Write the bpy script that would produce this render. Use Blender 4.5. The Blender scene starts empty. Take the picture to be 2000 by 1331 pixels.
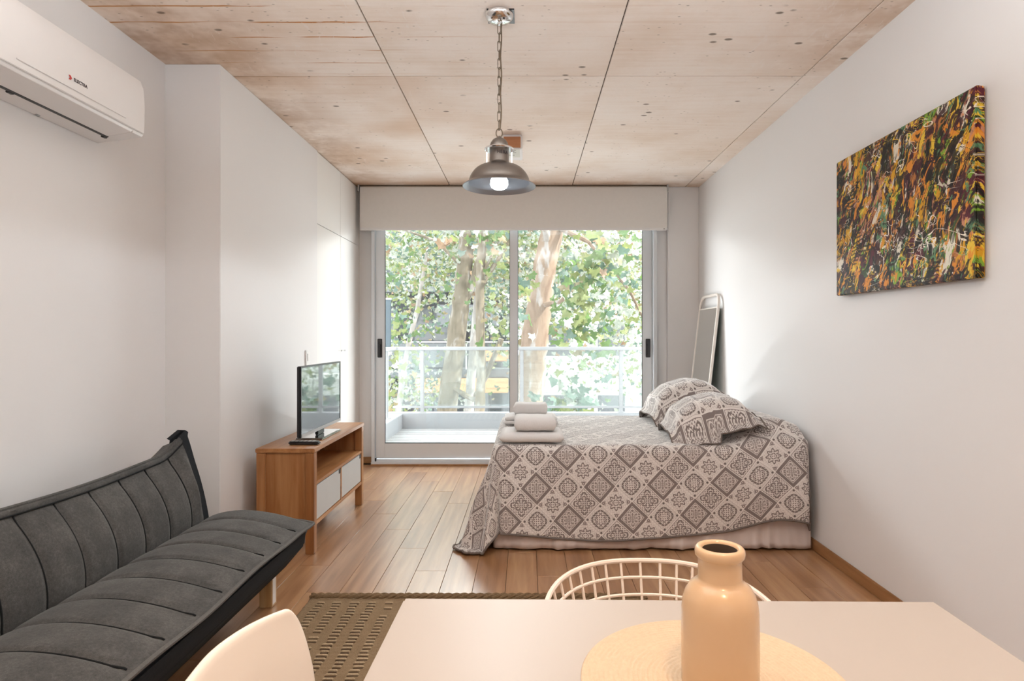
import bpy, bmesh, math, random
from math import sin, cos, pi, sqrt, exp, atan2, hypot, radians
from mathutils import Vector, Matrix, noise

random.seed(7)
sc = bpy.context.scene
COL = sc.collection

# ------------------------------------------------------------------ camera, sky, sun, large lamps, exposure
cam_data = bpy.data.cameras.new('camera')
cam = bpy.data.objects.new('camera', cam_data)
COL.objects.link(cam)
cam.location = (0, 0, 1.2)
cam.rotation_euler = (pi / 2, 0, 0)
cam_data.sensor_width = 36
cam_data.lens = 21.6
cam_data.shift_x = -0.014
cam_data.shift_y = -0.00425
cam_data.clip_end = 300
cam_data.clip_start = 0.05
sc.camera = cam

world = bpy.data.worlds.new('world')
sc.world = world
world.use_nodes = True
wn = world.node_tree
wn.nodes['Background'].inputs[0].default_value = (0.93, 0.97, 1.0, 1)
wn.nodes['Background'].inputs[1].default_value = 4.8

def lamp(name, kind, loc, energy, color=(1, 1, 1), size=None, target=None, size_y=None, portal=False):
    d = bpy.data.lights.new(name, kind)
    d.energy = energy
    d.color = color
    o = bpy.data.objects.new(name, d)
    COL.objects.link(o)
    o.location = loc
    if kind == 'AREA':
        d.shape = 'RECTANGLE'
        d.size, d.size_y = size, size_y
        if portal:
            d.cycles.is_portal = True
    elif kind == 'SUN':
        d.angle = size
    else:
        d.shadow_soft_size = size
    if target is not None:
        o.rotation_euler = (Vector(target) - Vector(loc)).to_track_quat('-Z', 'Y').to_euler()
    return o

lamp('sun', 'SUN', (20, -2, 18), 13.0, (1.0, 0.95, 0.86), radians(1.0), (0, 1.5, 0))
lamp('window_portal', 'AREA', (-0.1, 5.86, 1.15), 1, size=2.8, size_y=2.35, target=(-0.1, 0, 1.15), portal=True)
lamp('balcony_fill_lamp', 'AREA', (-0.1, 7.3, 2.63), 50, (0.97, 0.985, 1.0), 1.8, (-0.1, 2.5, 1.9), 0.26)  # added area lamp above the sight line, strengthens the light through the door
lamp('deck_fill_lamp', 'AREA', (-0.1, 6.06, 0.126), 22, (0.97, 0.985, 1.0), 1.1, (-0.1, 4.3, 2.4), 0.03)  # added lamp hidden behind the door's bottom rail, brightens the ceiling
sp_ = lamp('kitchen_ceiling_spot', 'SPOT', (0.35, 0.0, 2.5), 36, (1.0, 0.62, 0.34), 0.08, (0.30, 0.50, 0.75))
sp_.data.spot_size = radians(105); sp_.data.spot_blend = 0.8
lamp('rear_fill_lamp', 'AREA', (-0.1, -1.4, 2.2), 15, (0.95, 0.98, 1.0), 2.6, (-0.1, -2.6, 1.5), 0.6)  # added fill, bounced off the rear wall behind the camera
lamp('ceiling_fill_lamp', 'AREA', (-0.1, 0.9, 1.98), 48, (0.88, 0.95, 1.0), 2.4, (-0.1, 0.9, 3.3), 0.8)  # added unseen lamp facing up, brightens the ceiling

vs = sc.view_settings
vs.view_transform = 'Standard'
vs.look = 'None'
vs.gamma = 1
vs.use_curve_mapping = False
vs.exposure = 0.6
sc.cycles.max_bounces = 10
sc.cycles.diffuse_bounces = 5
sc.cycles.glossy_bounces = 4
sc.cycles.transparent_max_bounces = 24
sc.cycles.caustics_reflective = False
sc.cycles.caustics_refractive = False
sc.cycles.sample_clamp_indirect = 8

# ------------------------------------------------------------------ shader helpers
def lin(h):
    h = h.lstrip('#')
    r = [int(h[i:i + 2], 16) / 255 for i in (0, 2, 4)]
    return tuple(x / 12.92 if x <= .04045 else ((x + .055) / 1.055) ** 2.4 for x in r)

class S:
    """a node socket (or number) with arithmetic"""
    def __init__(s, t, v): s.t, s.v = t, v
    def op(s, o, *a):
        n = s.t.nodes.new('ShaderNodeMath'); n.operation = o
        for i, x in enumerate((s,) + a):
            x = x.v if isinstance(x, S) else x
            if isinstance(x, (int, float)): n.inputs[i].default_value = x
            else: s.t.links.new(x, n.inputs[i])
        return S(s.t, n.outputs[0])
    def __add__(s, o): return s.op('ADD', o)
    __radd__ = __add__
    def __mul__(s, o): return s.op('MULTIPLY', o)
    __rmul__ = __mul__
    def __sub__(s, o): return s.op('SUBTRACT', o)
    def __rsub__(s, o): return S(s.t, float(o)).op('SUBTRACT', s)
    def __truediv__(s, o): return s.op('DIVIDE', o)
    def abs(s): return s.op('ABSOLUTE')
    def sin(s): return s.op('SINE')
    def cos(s): return s.op('COSINE')
    def floor(s): return s.op('FLOOR')
    def mod(s, m): return s.op('FLOORED_MODULO', m)
    def min(s, o): return s.op('MINIMUM', o)
    def max(s, o): return s.op('MAXIMUM', o)
    def sqrt(s): return s.op('SQRT')
    def pow(s, o): return s.op('POWER', o)
    def atan2(s, o): return s.op('ARCTAN2', o)
    def lt(s, o): return s.op('LESS_THAN', o)
    def gt(s, o): return s.op('GREATER_THAN', o)
    def step(s, a, b):
        n = s.t.nodes.new('ShaderNodeMapRange'); n.interpolation_type = 'SMOOTHSTEP'
        s.t.links.new(s.v, n.inputs[0])
        for i, x in ((1, a), (2, b), (3, 0.0), (4, 1.0)): n.inputs[i].default_value = x
        return S(s.t, n.outputs[0])
    def line(s, w):
        """1 near zero, 0 beyond w"""
        return 1.0 - s.abs().step(w * .5, w * 1.3)

class Mat:
    def __init__(s, name):
        s.m = bpy.data.materials.new(name); s.m.use_nodes = True
        s.t = s.m.node_tree
        s.b = s.t.nodes['Principled BSDF']
        s.out = s.t.nodes['Material Output']
    def node(s, ty, **kw):
        n = s.t.nodes.new(ty)
        for k, v in kw.items(): setattr(n, k, v)
        return n
    def link(s, a, b): s.t.links.new(a.v if isinstance(a, S) else a, b)
    def val(s, x): return S(s.t, x)
    def coord(s, which='Object'):
        if which == 'Position': return s.node('ShaderNodeNewGeometry').outputs['Position']
        return s.node('ShaderNodeTexCoord').outputs[which]
    def xyz(s, vec):
        n = s.node('ShaderNodeSeparateXYZ'); s.link(vec, n.inputs[0])
        return [S(s.t, n.outputs[i]) for i in range(3)]
    def vec(s, x, y, z=0.0):
        n = s.node('ShaderNodeCombineXYZ')
        for i, a in enumerate((x, y, z)):
            if isinstance(a, S): s.link(a, n.inputs[i])
            else: n.inputs[i].default_value = a
        return n.outputs[0]
    def scaled(s, vec, sx, sy, sz):
        n = s.node('ShaderNodeMapping'); s.link(vec, n.inputs[0])
        n.inputs['Scale'].default_value = (sx, sy, sz)
        return n.outputs[0]
    def noise(s, vec, scale=5, detail=3, rough=.5, dist=0, color=False):
        n = s.node('ShaderNodeTexNoise'); s.link(vec, n.inputs['Vector'])
        n.inputs['Scale'].default_value = scale; n.inputs['Detail'].default_value = detail
        n.inputs['Roughness'].default_value = rough; n.inputs['Distortion'].default_value = dist
        return n.outputs['Color'] if color else S(s.t, n.outputs[0])
    def voro(s, vec, scale=5, feature='F1', out='Distance'):
        n = s.node('ShaderNodeTexVoronoi', feature=feature); s.link(vec, n.inputs['Vector'])
        n.inputs['Scale'].default_value = scale
        return S(s.t, n.outputs[out])
    def ramp(s, fac, stops, interp='LINEAR'):
        n = s.node('ShaderNodeValToRGB'); r = n.color_ramp; r.interpolation = interp
        while len(r.elements) < len(stops): r.elements.new(.5)
        for e, (p, c) in zip(r.elements, stops):
            e.position = p; e.color = (*c, 1)
        s.link(fac, n.inputs[0])
        return n.outputs[0]
    def mix(s, fac, a, b, mode='MIX'):
        n = s.node('ShaderNodeMix', data_type='RGBA', blend_type=mode)
        for x, i in ((fac, 0), (a, 6), (b, 7)):
            if isinstance(x, S): s.link(x, n.inputs[i])
            elif isinstance(x, (int, float)): n.inputs[i].default_value = x
            elif isinstance(x, tuple): n.inputs[i].default_value = (*x, 1)
            else: s.link(x, n.inputs[i])
        return n.outputs[2]
    def base(s, c):
        if isinstance(c, tuple): s.b.inputs['Base Color'].default_value = (*c, 1)
        else: s.link(c, s.b.inputs['Base Color'])
        return s
    def set(s, rough=None, metal=None, spec=None, **kw):
        if rough is not None:
            if isinstance(rough, S): s.link(rough, s.b.inputs['Roughness'])
            else: s.b.inputs['Roughness'].default_value = rough
        if metal is not None: s.b.inputs['Metallic'].default_value = metal
        if spec is not None: s.b.inputs['Specular IOR Level'].default_value = spec
        for k, v in kw.items(): s.b.inputs[k].default_value = v
        return s
    def bump(s, h, strength=.3, dist=.01):
        n = s.node('ShaderNodeBump'); n.inputs['Strength'].default_value = strength
        n.inputs['Distance'].default_value = dist
        s.link(h, n.inputs['Height']); s.link(n.outputs[0], s.b.inputs['Normal'])
        return s

def plain(name, col, rough=.5, metal=0, spec=.5, var=.06, scale=12, bump=0, bscale=80, **kw):
    """a plain finish with slight mottling and relief"""
    m = Mat(name); v = m.coord()
    c = lin(col) if isinstance(col, str) else col
    f = m.noise(v, scale, 3)
    m.base(m.mix(f, tuple(x * (1 - var) for x in c), tuple(min(1, x * (1 + var)) for x in c)))
    m.set(rough, metal, spec, **kw)
    if bump: m.bump(m.noise(v, bscale, 2), bump, .004)
    return m.m

# ------------------------------------------------------------------ materials
M = {}
M['wall'] = plain('wall_paint', (.795, .785, .785), .85, spec=.25, var=.012, scale=2, bump=.05, bscale=60)
M['door_paint'] = plain('wardrobe_lacquer', (.83, .82, .80), .7, spec=.3, var=.01, scale=2)
M['alu'] = plain('white_aluminium', (.66, .69, .72), .35, spec=.5, var=.02)
def blind_cloth():
    m = Mat('blind_fabric'); v = m.coord()
    c = m.mix(m.noise(v, 40, 2), (.78, .755, .725), (.82, .795, .765))
    m.base(c).set(.9, 0, .1)
    d = m.node('ShaderNodeBsdfTranslucent'); m.link(c, d.inputs[0])
    x = m.node('ShaderNodeMixShader'); x.inputs[0].default_value = .14
    m.link(m.b.outputs[0], x.inputs[1]); m.link(d.outputs[0], x.inputs[2]); m.link(x.outputs[0], m.out.inputs[0])
    return m.m
M['blind'] = blind_cloth()
M['black'] = plain('black_plastic', (.018, .018, .02), .35, var=.1)
M['dark_gap'] = plain('dark_gap', (.05, .04, .035), .9, var=.1)
M['white_plastic'] = plain('white_plastic', (.80, .78, .775), .38, var=.01)
M['grey_plastic'] = plain('grey_plastic', (.45, .45, .45), .5, var=.02)
M['chrome'] = plain('chrome', (.80, .80, .80), .12, 1, var=.03)
M['steel'] = plain('brushed_steel', (.30, .28, .265), .34, 1, var=.12, scale=30)
M['brass_dark'] = plain('aged_metal', (.20, .16, .12), .4, 1, var=.2, scale=60)
M['shade_inside'] = plain('shade_inside', (.34, .375, .42), .38, .5, var=.05)
M['red'] = plain('red_print', (.55, .05, .05), .5)
M['print'] = plain('dark_print', (.05, .04, .045), .6)
M['table'] = plain('table_white', (.46, .405, .36), .40, spec=.3, var=.012, scale=4)
M['chair_white'] = plain('chair_white', (.84, .74, .64), .38, var=.012)
M['wire_white'] = plain('wire_paint', (.84, .72, .62), .4, var=.02)
M['skirt'] = plain('skirt_cloth', (.66, .58, .55), .9, spec=.15, var=.05, scale=10)
M['binding'] = plain('binding_cloth', (.17, .14, .125), .95, spec=.1, var=.2, scale=80)
M['mattress'] = plain('mattress_cloth', (.7, .68, .65), .9)
M['sofa_base'] = plain('sofa_base_cloth', (.022, .024, .027), .95, spec=.12, var=.3, scale=200)
M['sofa_seam'] = plain('seam_thread', (.018, .019, .02), .95, spec=.1)
M['curb'] = plain('painted_curb', (.41, .42, .435), .8, var=.04, scale=6)
M['rail'] = plain('white_rail', (.44, .45, .46), .45, var=.02)
M['mirror_frame'] = plain('mirror_frame', (.82, .76, .70), .45, var=.03)
M['mirror_back'] = plain('mirror_back', (.05, .17, .13), .7, var=.1)
M['bulb_glass'] = plain('bulb', (.9, .95, 1), .3)
b = M['bulb_glass'].node_tree.nodes['Principled BSDF']
b.inputs['Emission Color'].default_value = (.88, .95, 1, 1); b.inputs['Emission Strength'].default_value = 3

def mirror_glass():
    m = Mat('mirror_glass'); v = m.coord()
    m.base(m.mix(m.noise(v, 3), (.80, .82, .80), (.84, .86, .84))).set(.03, 1)
    return m.m
M['mirror'] = mirror_glass()

def glass(name, tint, haze, haze_col):
    m = Mat(name); t = m.t
    tr = m.node('ShaderNodeBsdfTransparent'); tr.inputs[0].default_value = (*tint, 1)
    gl = m.node('ShaderNodeBsdfGlossy'); gl.inputs['Roughness'].default_value = .02
    di = m.node('ShaderNodeBsdfDiffuse')
    v = m.coord()
    di.inputs[0].default_value = (*haze_col, 1)
    lw = m.node('ShaderNodeLayerWeight'); lw.inputs[0].default_value = .5
    fr = m.val(lw.outputs['Facing']).pow(5.0) * .9 + .05
    a = m.node('ShaderNodeMixShader'); bb = m.node('ShaderNodeMixShader')
    f = m.noise(v, 3, 4) * haze * .6 + haze * .7
    m.link(f, a.inputs[0]); m.link(tr.outputs[0], a.inputs[1]); m.link(di.outputs[0], a.inputs[2])
    m.link(fr, bb.inputs[0]); m.link(a.outputs[0], bb.inputs[1]); m.link(gl.outputs[0], bb.inputs[2])
    m.link(bb.outputs[0], m.out.inputs[0])
    return m.m
M['glass'] = glass('window_glass', (.97, .985, .98), .015, (.8, .8, .8))
M['rail_glass'] = glass('balustrade_glass', (.93, .97, .96), .10, (.85, .88, .88))  # overexposed haze of the lower view mixed into the glass as diffuse white

def concrete():
    m = Mat('board_marked_concrete'); p = m.coord('Position'); x, y, z = m.xyz(p)
    oi = m.node('ShaderNodeObjectInfo'); rnd = S(m.t, oi.outputs['Random'])
    off = m.vec(x + rnd * 7.0, y + rnd * 3.0, 0.0)
    grain = m.noise(m.scaled(off, 1.1, 16, 1), 2.2, 5, .62)
    blot = m.noise(off, 1.3, 5, .6)
    fine = m.noise(off, 28, 4, .7)
    c = m.ramp(grain * .22 + blot * .58 + .10, [(.26, (.66, .50, .39)), (.40, (.80, .68, .58)), (.52, (.88, .79, .72)), (.68, (.91, .85, .80))])
    c = m.mix((fine - .5).abs() * .35, c, (.55, .42, .33))
    # iron-brown streaks left by the board joints, mainly over the sofa side
    wob = m.noise(m.scaled(off, 2, 2, 1), 3, 3) * .018
    ln = ((y + wob + 0.02).mod(.135) - .0675).line(.006)
    brk = m.noise(m.scaled(off, 1.4, 30, 1), 1.6, 2).step(.44, .54)
    left = 1.0 - x.step(-1.0, -.1)
    nearb = 1.0 - y.step(2.9, 3.4)
    c = m.mix(ln * brk * (left * .95 + .10) * (nearb * .9 + .1), c, (.50, .20, .05))
    warm = m.noise(off, .9, 3).step(.42, .68) * (left * .7 + .25)
    c = m.mix(warm * .62, c, (.60, .38, .22))
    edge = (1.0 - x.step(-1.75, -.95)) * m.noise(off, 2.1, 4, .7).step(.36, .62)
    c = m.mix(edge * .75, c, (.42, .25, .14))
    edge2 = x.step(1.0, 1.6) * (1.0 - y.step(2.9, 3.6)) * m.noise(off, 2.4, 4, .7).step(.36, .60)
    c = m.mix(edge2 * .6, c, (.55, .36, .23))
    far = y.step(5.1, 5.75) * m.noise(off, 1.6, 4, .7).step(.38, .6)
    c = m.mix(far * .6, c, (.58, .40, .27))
    # pale laitance scuffs
    sc_ = m.noise(m.scaled(off, 9, 2.5, 1), 2.0, 5, .75, 1.2).step(.56, .70) * m.noise(off, 1.1, 2).step(.48, .62)
    c = m.mix(sc_ * .55, c, (.86, .80, .76))
    # pits
    pv = m.voro(m.scaled(off, 1, 1.7, 1), 5.5)
    pit = (1.0 - pv.step(.07, .13)) * m.noise(off, 2.5, 2).step(.47, .53)
    c = m.mix(pit * .8, c, (.13, .09, .06))
    pv2 = m.voro(m.scaled(off, 1, 2.2, 1), 17.0)
    pit2 = (1.0 - pv2.step(.07, .15)) * m.noise(off, 3, 2).step(.47, .55)
    c = m.mix(pit2 * .6, c, (.2, .14, .10))
    m.base(c).set(.75, 0, .3)
    m.bump(grain * .6 + fine * .3 - pit * 1.0, .25, .004)
    return m.m
M['concrete'] = concrete()

def wood(name, dark, mid, light, rough, along='Y', scale=1.0, rnd_amt=1.0, spec=.5, coord='Position'):
    m = Mat(name); p = m.coord(coord); x, y, z = m.xyz(p)
    oi = m.node('ShaderNodeObjectInfo'); rnd = S(m.t, oi.outputs['Random'])
    r = rnd * 13.0 * rnd_amt
    if along == 'Y': v = m.vec(x * 14.0 + r, y * 1.0 + r * 2.0, z * 14.0)
    elif along == 'X': v = m.vec(x * 1.0 + r, y * 14.0 + r, z * 14.0)
    else: v = m.vec(x * 14.0 + r, y * 14.0 + r, z * 1.0)
    g = m.noise(v, 1.7 * scale, 5, .6, .8)
    f = m.noise(v, 7 * scale, 4, .7, .2)
    cath = ((m.noise(v, .5 * scale, 2, .5, .4) * 22.0).sin() * .5 + .5)
    c = m.ramp(g * .55 + f * .2 + cath * .18 + rnd * .16 * rnd_amt, [(.22, dark), (.48, mid), (.78, light)])
    m.base(c).set(f * .12 + (rough - .05), 0, spec)
    m.bump(f, .08, .002)
    return m.m
M['floor'] = wood('oak_laminate', (.20, .090, .034), (.35, .175, .080), (.50, .29, .145), .30, 'Y', spec=1.0)
M['floor'].node_tree.nodes['Principled BSDF'].inputs['Coat Weight'].default_value = .45
M['floor'].node_tree.nodes['Principled BSDF'].inputs['Coat Roughness'].default_value = .24
M['cab'] = wood('cabinet_wood_upright', (.19, .070, .022), (.33, .135, .045), (.46, .23, .095), .42, 'Z', 1.2)
M['cab_y'] = wood('cabinet_wood_lengthwise', (.26, .105, .036), (.42, .19, .070), (.56, .30, .13), .36, 'Y', 1.2)
M['baseboard'] = wood('baseboard_wood', (.20, .09, .032), (.33, .16, .065), (.44, .24, .11), .4, 'Y')
M['leg_wood'] = wood('pale_leg_wood', (.34, .20, .09), (.48, .31, .15), (.62, .44, .25), .45, 'Z')
M['deck'] = wood('bleached_deck', (.28, .277, .273), (.36, .356, .352), (.42, .416, .411), .6, 'X')
M['orange_wood'] = wood('orange_planter', (.35, .14, .06), (.5, .22, .10), (.58, .29, .15), .6, 'X', coord='Object')

def fabric():
    m = Mat('grey_sofa_fabric'); v = m.coord('Position')
    a = m.noise(v, 9, 4, .6); f = m.noise(v, 420, 3, .8); h = m.noise(m.scaled(v, 1, 1, 1), 120, 3, .7)
    c = m.ramp(a * .35 + f * .35 + h * .3, [(.34, (.032, .032, .032)), (.5, (.070, .068, .065)), (.66, (.135, .130, .124))])
    m.base(c).set(.92, 0, .2)
    m.b.inputs['Sheen Weight'].default_value = .12
    m.b.inputs['Sheen Roughness'].default_value = .5
    m.bump(f * .6 + h * .4, .35, .002)
    return m.m
M['sofa'] = fabric()
M['sofa_welt'] = plain('sofa_welt_cloth', (.13, .125, .12), .95, spec=.1, var=.25, scale=200)

def quilt_mat(name, rot):
    m = Mat(name); uv = m.coord('UV'); x, y, _ = m.xyz(uv)
    s = .1245
    if rot:
        u, v = (x + y) * (.70711 / s), (x - y) * (.70711 / s)
    else:
        u, v = x / s, y / s
    iu, iv = u.floor(), v.floor()
    pu, pv = iu.mod(2.0), iv.mod(2.0)
    p, q = u - iu - .5, v - iv - .5
    ap, aq = p.abs(), q.abs()
    mx, mn = ap.max(aq), ap.min(aq)
    r = (p * p + q * q).sqrt()
    th = q.atan2(p)
    c4 = (th * 4.0).cos(); c8 = (th * 8.0).cos(); c2 = (th * 2.0).cos().abs()
    s2 = (th * 2.0).sin().abs()
    squig = ((p * 46.0).sin() * (q * 46.0).sin())
    fine = squig.step(.25, .5)
    # dark tile: pale flower drawn on a dark ground, darker frame
    flow = (r - s2 * .40).line(.028).max((r - s2 * .25).line(.022)).max((r - c2 * .30).line(.022))
    flow = flow.max((mx - .36).line(.012)).max(fine * (r.lt(.42)) * .55)
    inner = mx.lt(.375)
    A = .80 - inner * .12 - flow * inner * .50
    # star tile: pale ground, dark eight-point star outline, leaf buds in the corners
    rs = c8 * .055 + .27
    star = (r - rs).line(.036)
    stin = r.lt(rs) * (fine * .55 + (r - .12).line(.02) * .5).min(1.0)
    # leaf buds sit in the four corners of the tile
    du, dv = .5 - ap, .5 - aq
    bud = (du + dv - .30).line(.035) * ((ap - aq).abs().lt(.16)) 
    budr = (((du - .10) * (du - .10) + (dv - .10) * (dv - .10)).sqrt() - .05).line(.03)
    B = (star * .72).max(stin).max(bud * .5).max(budr * .6) + .12
    # medallion tile: ring of arcs and dots in the corners
    dots = (((ap - .41) * (ap - .41) + (aq - .41) * (aq - .41)).sqrt()).lt(.05)
    ring = (r - (c4 * -.03 + .36)).line(.04) * ((th * 8.0).sin().abs().gt(.18))
    ring2 = (r - (c8 * .035 + .22)).line(.03)
    C = (dots * .8).max(ring * .75).max(ring2 * .6).max(fine * r.lt(.40) * .68).max((mx - .47).line(.016) * .6) + .14
    # cross tile: four petals on a net
    pet = (r - s2 * .46).line(.035).max((r - s2 * .30).line(.025)).max((r - c2 * .27).line(.03))
    D = (pet * .72).max(fine * r.lt(.50) * .66).max((mx - .455).line(.014) * .65) + .14
    even_u, even_v = 1.0 - pu, 1.0 - pv
    d = A * even_u * even_v + C * pu * pv + B * even_u * pv + D * pu * even_v
    dark_cell = even_u * even_v
    band = mx.step(.455, .475) * (1.0 - dark_cell)
    lace = ((p * 31.0 + q * 9.0).sin() * (q * 31.0 - p * 9.0).sin()).abs().line(.22)
    d = d.max(lace * (mx.lt(.44)) * (1.0 - dark_cell) * .36)
    d = d * (1.0 - band) + band * .10
    wv = m.noise(uv, 420, 2, .8)
    d = d + (wv - .5) * .35
    c = m.ramp(d, [(.0, (.80, .75, .715)), (.30, (.64, .585, .55)), (.65, (.29, .24, .225)), (1.0, (.145, .118, .11))])
    m.base(c).set(.80, 0, .35)
    m.b.inputs['Sheen Weight'].default_value = .8
    m.b.inputs['Sheen Roughness'].default_value = .35
    quil = (squig * .5 + d * .6)
    m.bump(quil, .35, .004)
    return m.m
M['quilt'] = quilt_mat('printed_quilt', True)
M['sham'] = quilt_mat('printed_pillow_sham', False)

def towel():
    m = Mat('white_terry'); v = m.coord('Position')
    f = m.noise(v, 260, 3, .8)
    m.base(m.mix(f, (.68, .66, .65), (.84, .82, .81))).set(.95, 0, .15)
    m.b.inputs['Sheen Weight'].default_value = .3
    m.bump(f, .6, .004)
    return m.m
M['towel'] = towel()

def painting():
    m = Mat('abstract_oil_paint'); o = m.coord('Object'); x, y, z = m.xyz(o)
    wob = m.noise(o, 5, 3)
    # strokes run up the canvas and lean towards the window
    a, bq = (y * .88 + z * .47) + wob * .10 + x * .5, (z * .88 - y * .47) + wob * .08
    def nv(sx, sy, seed, det=4, dist=.8): return m.noise(m.vec(a * sx + seed, bq * sy - seed * .7, seed * 1.3), 1.0, det, .62, dist)
    c = m.ramp(nv(16, 6, 1.0), [(.0, lin('120d0b')), (.42, lin('2a1a12')), (.50, lin('17180f')), (.56, lin('4a2f1c')), (.62, lin('1a100e')), (.7, lin('5a3a22'))], 'LINEAR')
    bris = m.noise(m.vec(a * 150.0, bq * 14.0, 0.0), 1.0, 3, .6)
    for col, sx, sy, seed, th in (('5a1c2c', 11, 6, 3.1, .530), ('39502c', 13, 6, 9.7, .590), ('b5733a', 13, 5, 14.3, .575), ('d8a01c', 11, 5, 21.9, .565), ('c98b6c', 14, 7, 27.4, .595),
                                  ('7ea832', 17, 9, 33.8, .605), ('e8c23c', 17, 8, 39.2, .590), ('e4dccb', 15, 8, 46.6, .600), ('3b1020', 16, 7, 52.5, .560), ('10100d', 15, 6, 58.1, .555), ('5d8a64', 22, 11, 64.9, .635), ('e08f2e', 24, 10, 71.7, .61)):
        n_ = nv(sx, sy, seed) + (bris - .5) * .10
        c = m.mix(n_.step(th - .03, th) * .95, c, lin(col))
    n1 = nv(40, 14, 80.0)
    c = m.mix(n1.step(.56, .66) * .8, c, lin('0e0b09'))
    for k, (sx, sy, th, col) in enumerate([(7, 7, .006, '120c0a'), (5, 9, .0045, 'f2e8d8'), (11, 6, .005, '160f0c'), (8, 12, .004, 'f3c94a'), (9, 8, .004, 'efe7dc')]):
        nn = m.noise(m.vec(y * sx + k * 4.0, z * sy - k * 3.0, k * 2.0), 1.0, 2, .5, 1.5)
        mk = m.noise(m.vec(y * 4.0 + k, z * 4.0, k * 5.0), 1.0, 2).step(.54, .60)
        c = m.mix((nn - .5).line(th * 1.6) * mk, c, lin(col))
    st = ((z * 330.0 + wob * 30.0).sin()).gt(.3) * m.noise(m.vec(y * 5.0 + 30.0, z * 5.0, 0.0), 1.0, 2).step(.62, .65)
    c = m.mix(st * .85, c, lin('1a0f0e'))
    sp = (1.0 - m.voro(m.vec(y * 1.0, z * 1.0, 0.0), 42.0).step(.09, .16)) * m.noise(o, 9, 2).step(.56, .6)
    c = m.mix(sp, c, lin('f4ead9'))
    m.base(c).set(.5, 0, .3)
    m.bump(n1 * .6 + bris * .4, .4, .006)
    return m.m
M['painting'] = painting()

def vase_mat():
    m = Mat('glazed_ceramic'); v = m.coord('Position')
    f = m.noise(v, 14, 4)
    m.base(m.mix(f, (.60, .395, .225), (.68, .455, .27))).set(.24, 0, .5)
    m.b.inputs['Coat Weight'].default_value = .2
    m.bump(m.noise(v, 30, 2), .03, .004)
    return m.m
M['vase'] = vase_mat()
M['vase_dark'] = plain('vase_inside', (.10, .07, .05), .7)
M['mat'] = plain('woven_placemat', (.62, .475, .33), .8, spec=.25, var=.12, scale=160, bump=.3, bscale=400)

def rug_mat(name, a, bb):
    m = Mat(name); v = m.coord('Position')
    f = m.noise(v, 160, 4, .8); g = m.noise(v, 24, 3)
    m.base(m.mix(f * .7 + g * .3, a, bb)).set(.95, 0, .1)
    m.bump(f, .9, .01)
    return m.m
M['rug'] = rug_mat('jute_weave', (.17, .105, .055), (.52, .37, .225))
M['rug_loop'] = rug_mat('jute_loop', (.46, .33, .20), (.85, .68, .47))
M['rug_edge'] = rug_mat('jute_braid', (.13, .075, .035), (.42, .29, .17))
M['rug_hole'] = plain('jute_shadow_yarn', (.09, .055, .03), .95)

def bark(name, a, b2, c3):
    m = Mat(name); p = m.coord('Position'); x, y, z = m.xyz(p)
    v = m.vec(x * 3.0, y * 3.0, z * 1.0)
    n1 = m.noise(v, 1.6, 4, .6, .8); n2 = m.noise(v, 7, 3)
    c = m.ramp(n1 * .8 + n2 * .2, [(.36, a), (.47, b2), (.53, b2), (.60, c3)])
    m.base(c).set(.85, 0, .2)
    m.bump(n1, .5, .03)
    return m.m
M['bark'] = bark('plane_bark', (0.067, 0.056, 0.037), (0.118, 0.100, 0.074), (0.200, 0.185, 0.163))
M['bark_red'] = bark('plane_bark_warm', (0.096, 0.063, 0.044), (0.148, 0.107, 0.078), (0.207, 0.189, 0.174))
M['bark_pale'] = bark('plane_bark_pale', (0.148, 0.137, 0.122), (0.207, 0.192, 0.178), (0.281, 0.274, 0.259))

def leaf(name, col, trans):
    m = Mat(name); v = m.coord('Position')
    f = m.noise(v, 6, 3)
    d = m.node('ShaderNodeBsdfTranslucent'); mx = m.node('ShaderNodeMixShader'); mx.inputs[0].default_value = .42
    cc = m.mix(f, tuple(x * .75 for x in col), tuple(x * 1.25 for x in col))
    m.base(cc).set(.45, 0, .4)
    ct = m.mix(f, tuple(x * .8 for x in trans), tuple(x * 1.2 for x in trans))
    m.link(ct, d.inputs[0])
    m.link(m.b.outputs[0], mx.inputs[1]); m.link(d.outputs[0], mx.inputs[2]); m.link(mx.outputs[0], m.out.inputs[0])
    return m.m
LEAF = [leaf('leaf_green', (0.063, 0.115, 0.041), (0.096, 0.170, 0.037)),
        leaf('leaf_yellow_green', (0.141, 0.170, 0.067), (0.207, 0.237, 0.074)),
        leaf('leaf_blue_green', (0.074, 0.122, 0.100), (0.089, 0.148, 0.104)),
        leaf('leaf_ochre', (0.192, 0.163, 0.096), (0.237, 0.192, 0.096)),
        leaf('leaf_rust', (0.192, 0.126, 0.081), (0.222, 0.141, 0.074)),
        leaf('leaf_pale', (0.266, 0.289, 0.252), (0.281, 0.311, 0.244))]

M['build_dark'] = plain('dark_facade', (.045, .052, .058), .7, var=.25, scale=1)
M['build_mid'] = plain('grey_facade', (.10, .11, .12), .7, var=.2, scale=1)
M['build_white'] = plain('white_facade', (.62, .62, .60), .8, var=.08, scale=1)
M['build_glass'] = plain('dark_window_glass', (.03, .04, .045), .08, spec=.8)
M['asphalt'] = plain('asphalt', (.30, .30, .29), .9, var=.2, scale=2)
M['steelblue'] = plain('grey_blue_screen', (.06, .09, .11), .6)
M['soil'] = plain('label_paper', (.66, .66, .60), .7)
M['tv_screen'] = plain('tv_screen', (.012, .012, .014), .05, spec=.9, var=.05, **{'Coat Weight': 1.0, 'Coat IOR': 2.3, 'Coat Roughness': .02})
M['drawer'] = plain('pale_grey_drawer', (.56, .57, .565), .45, var=.02)

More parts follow.
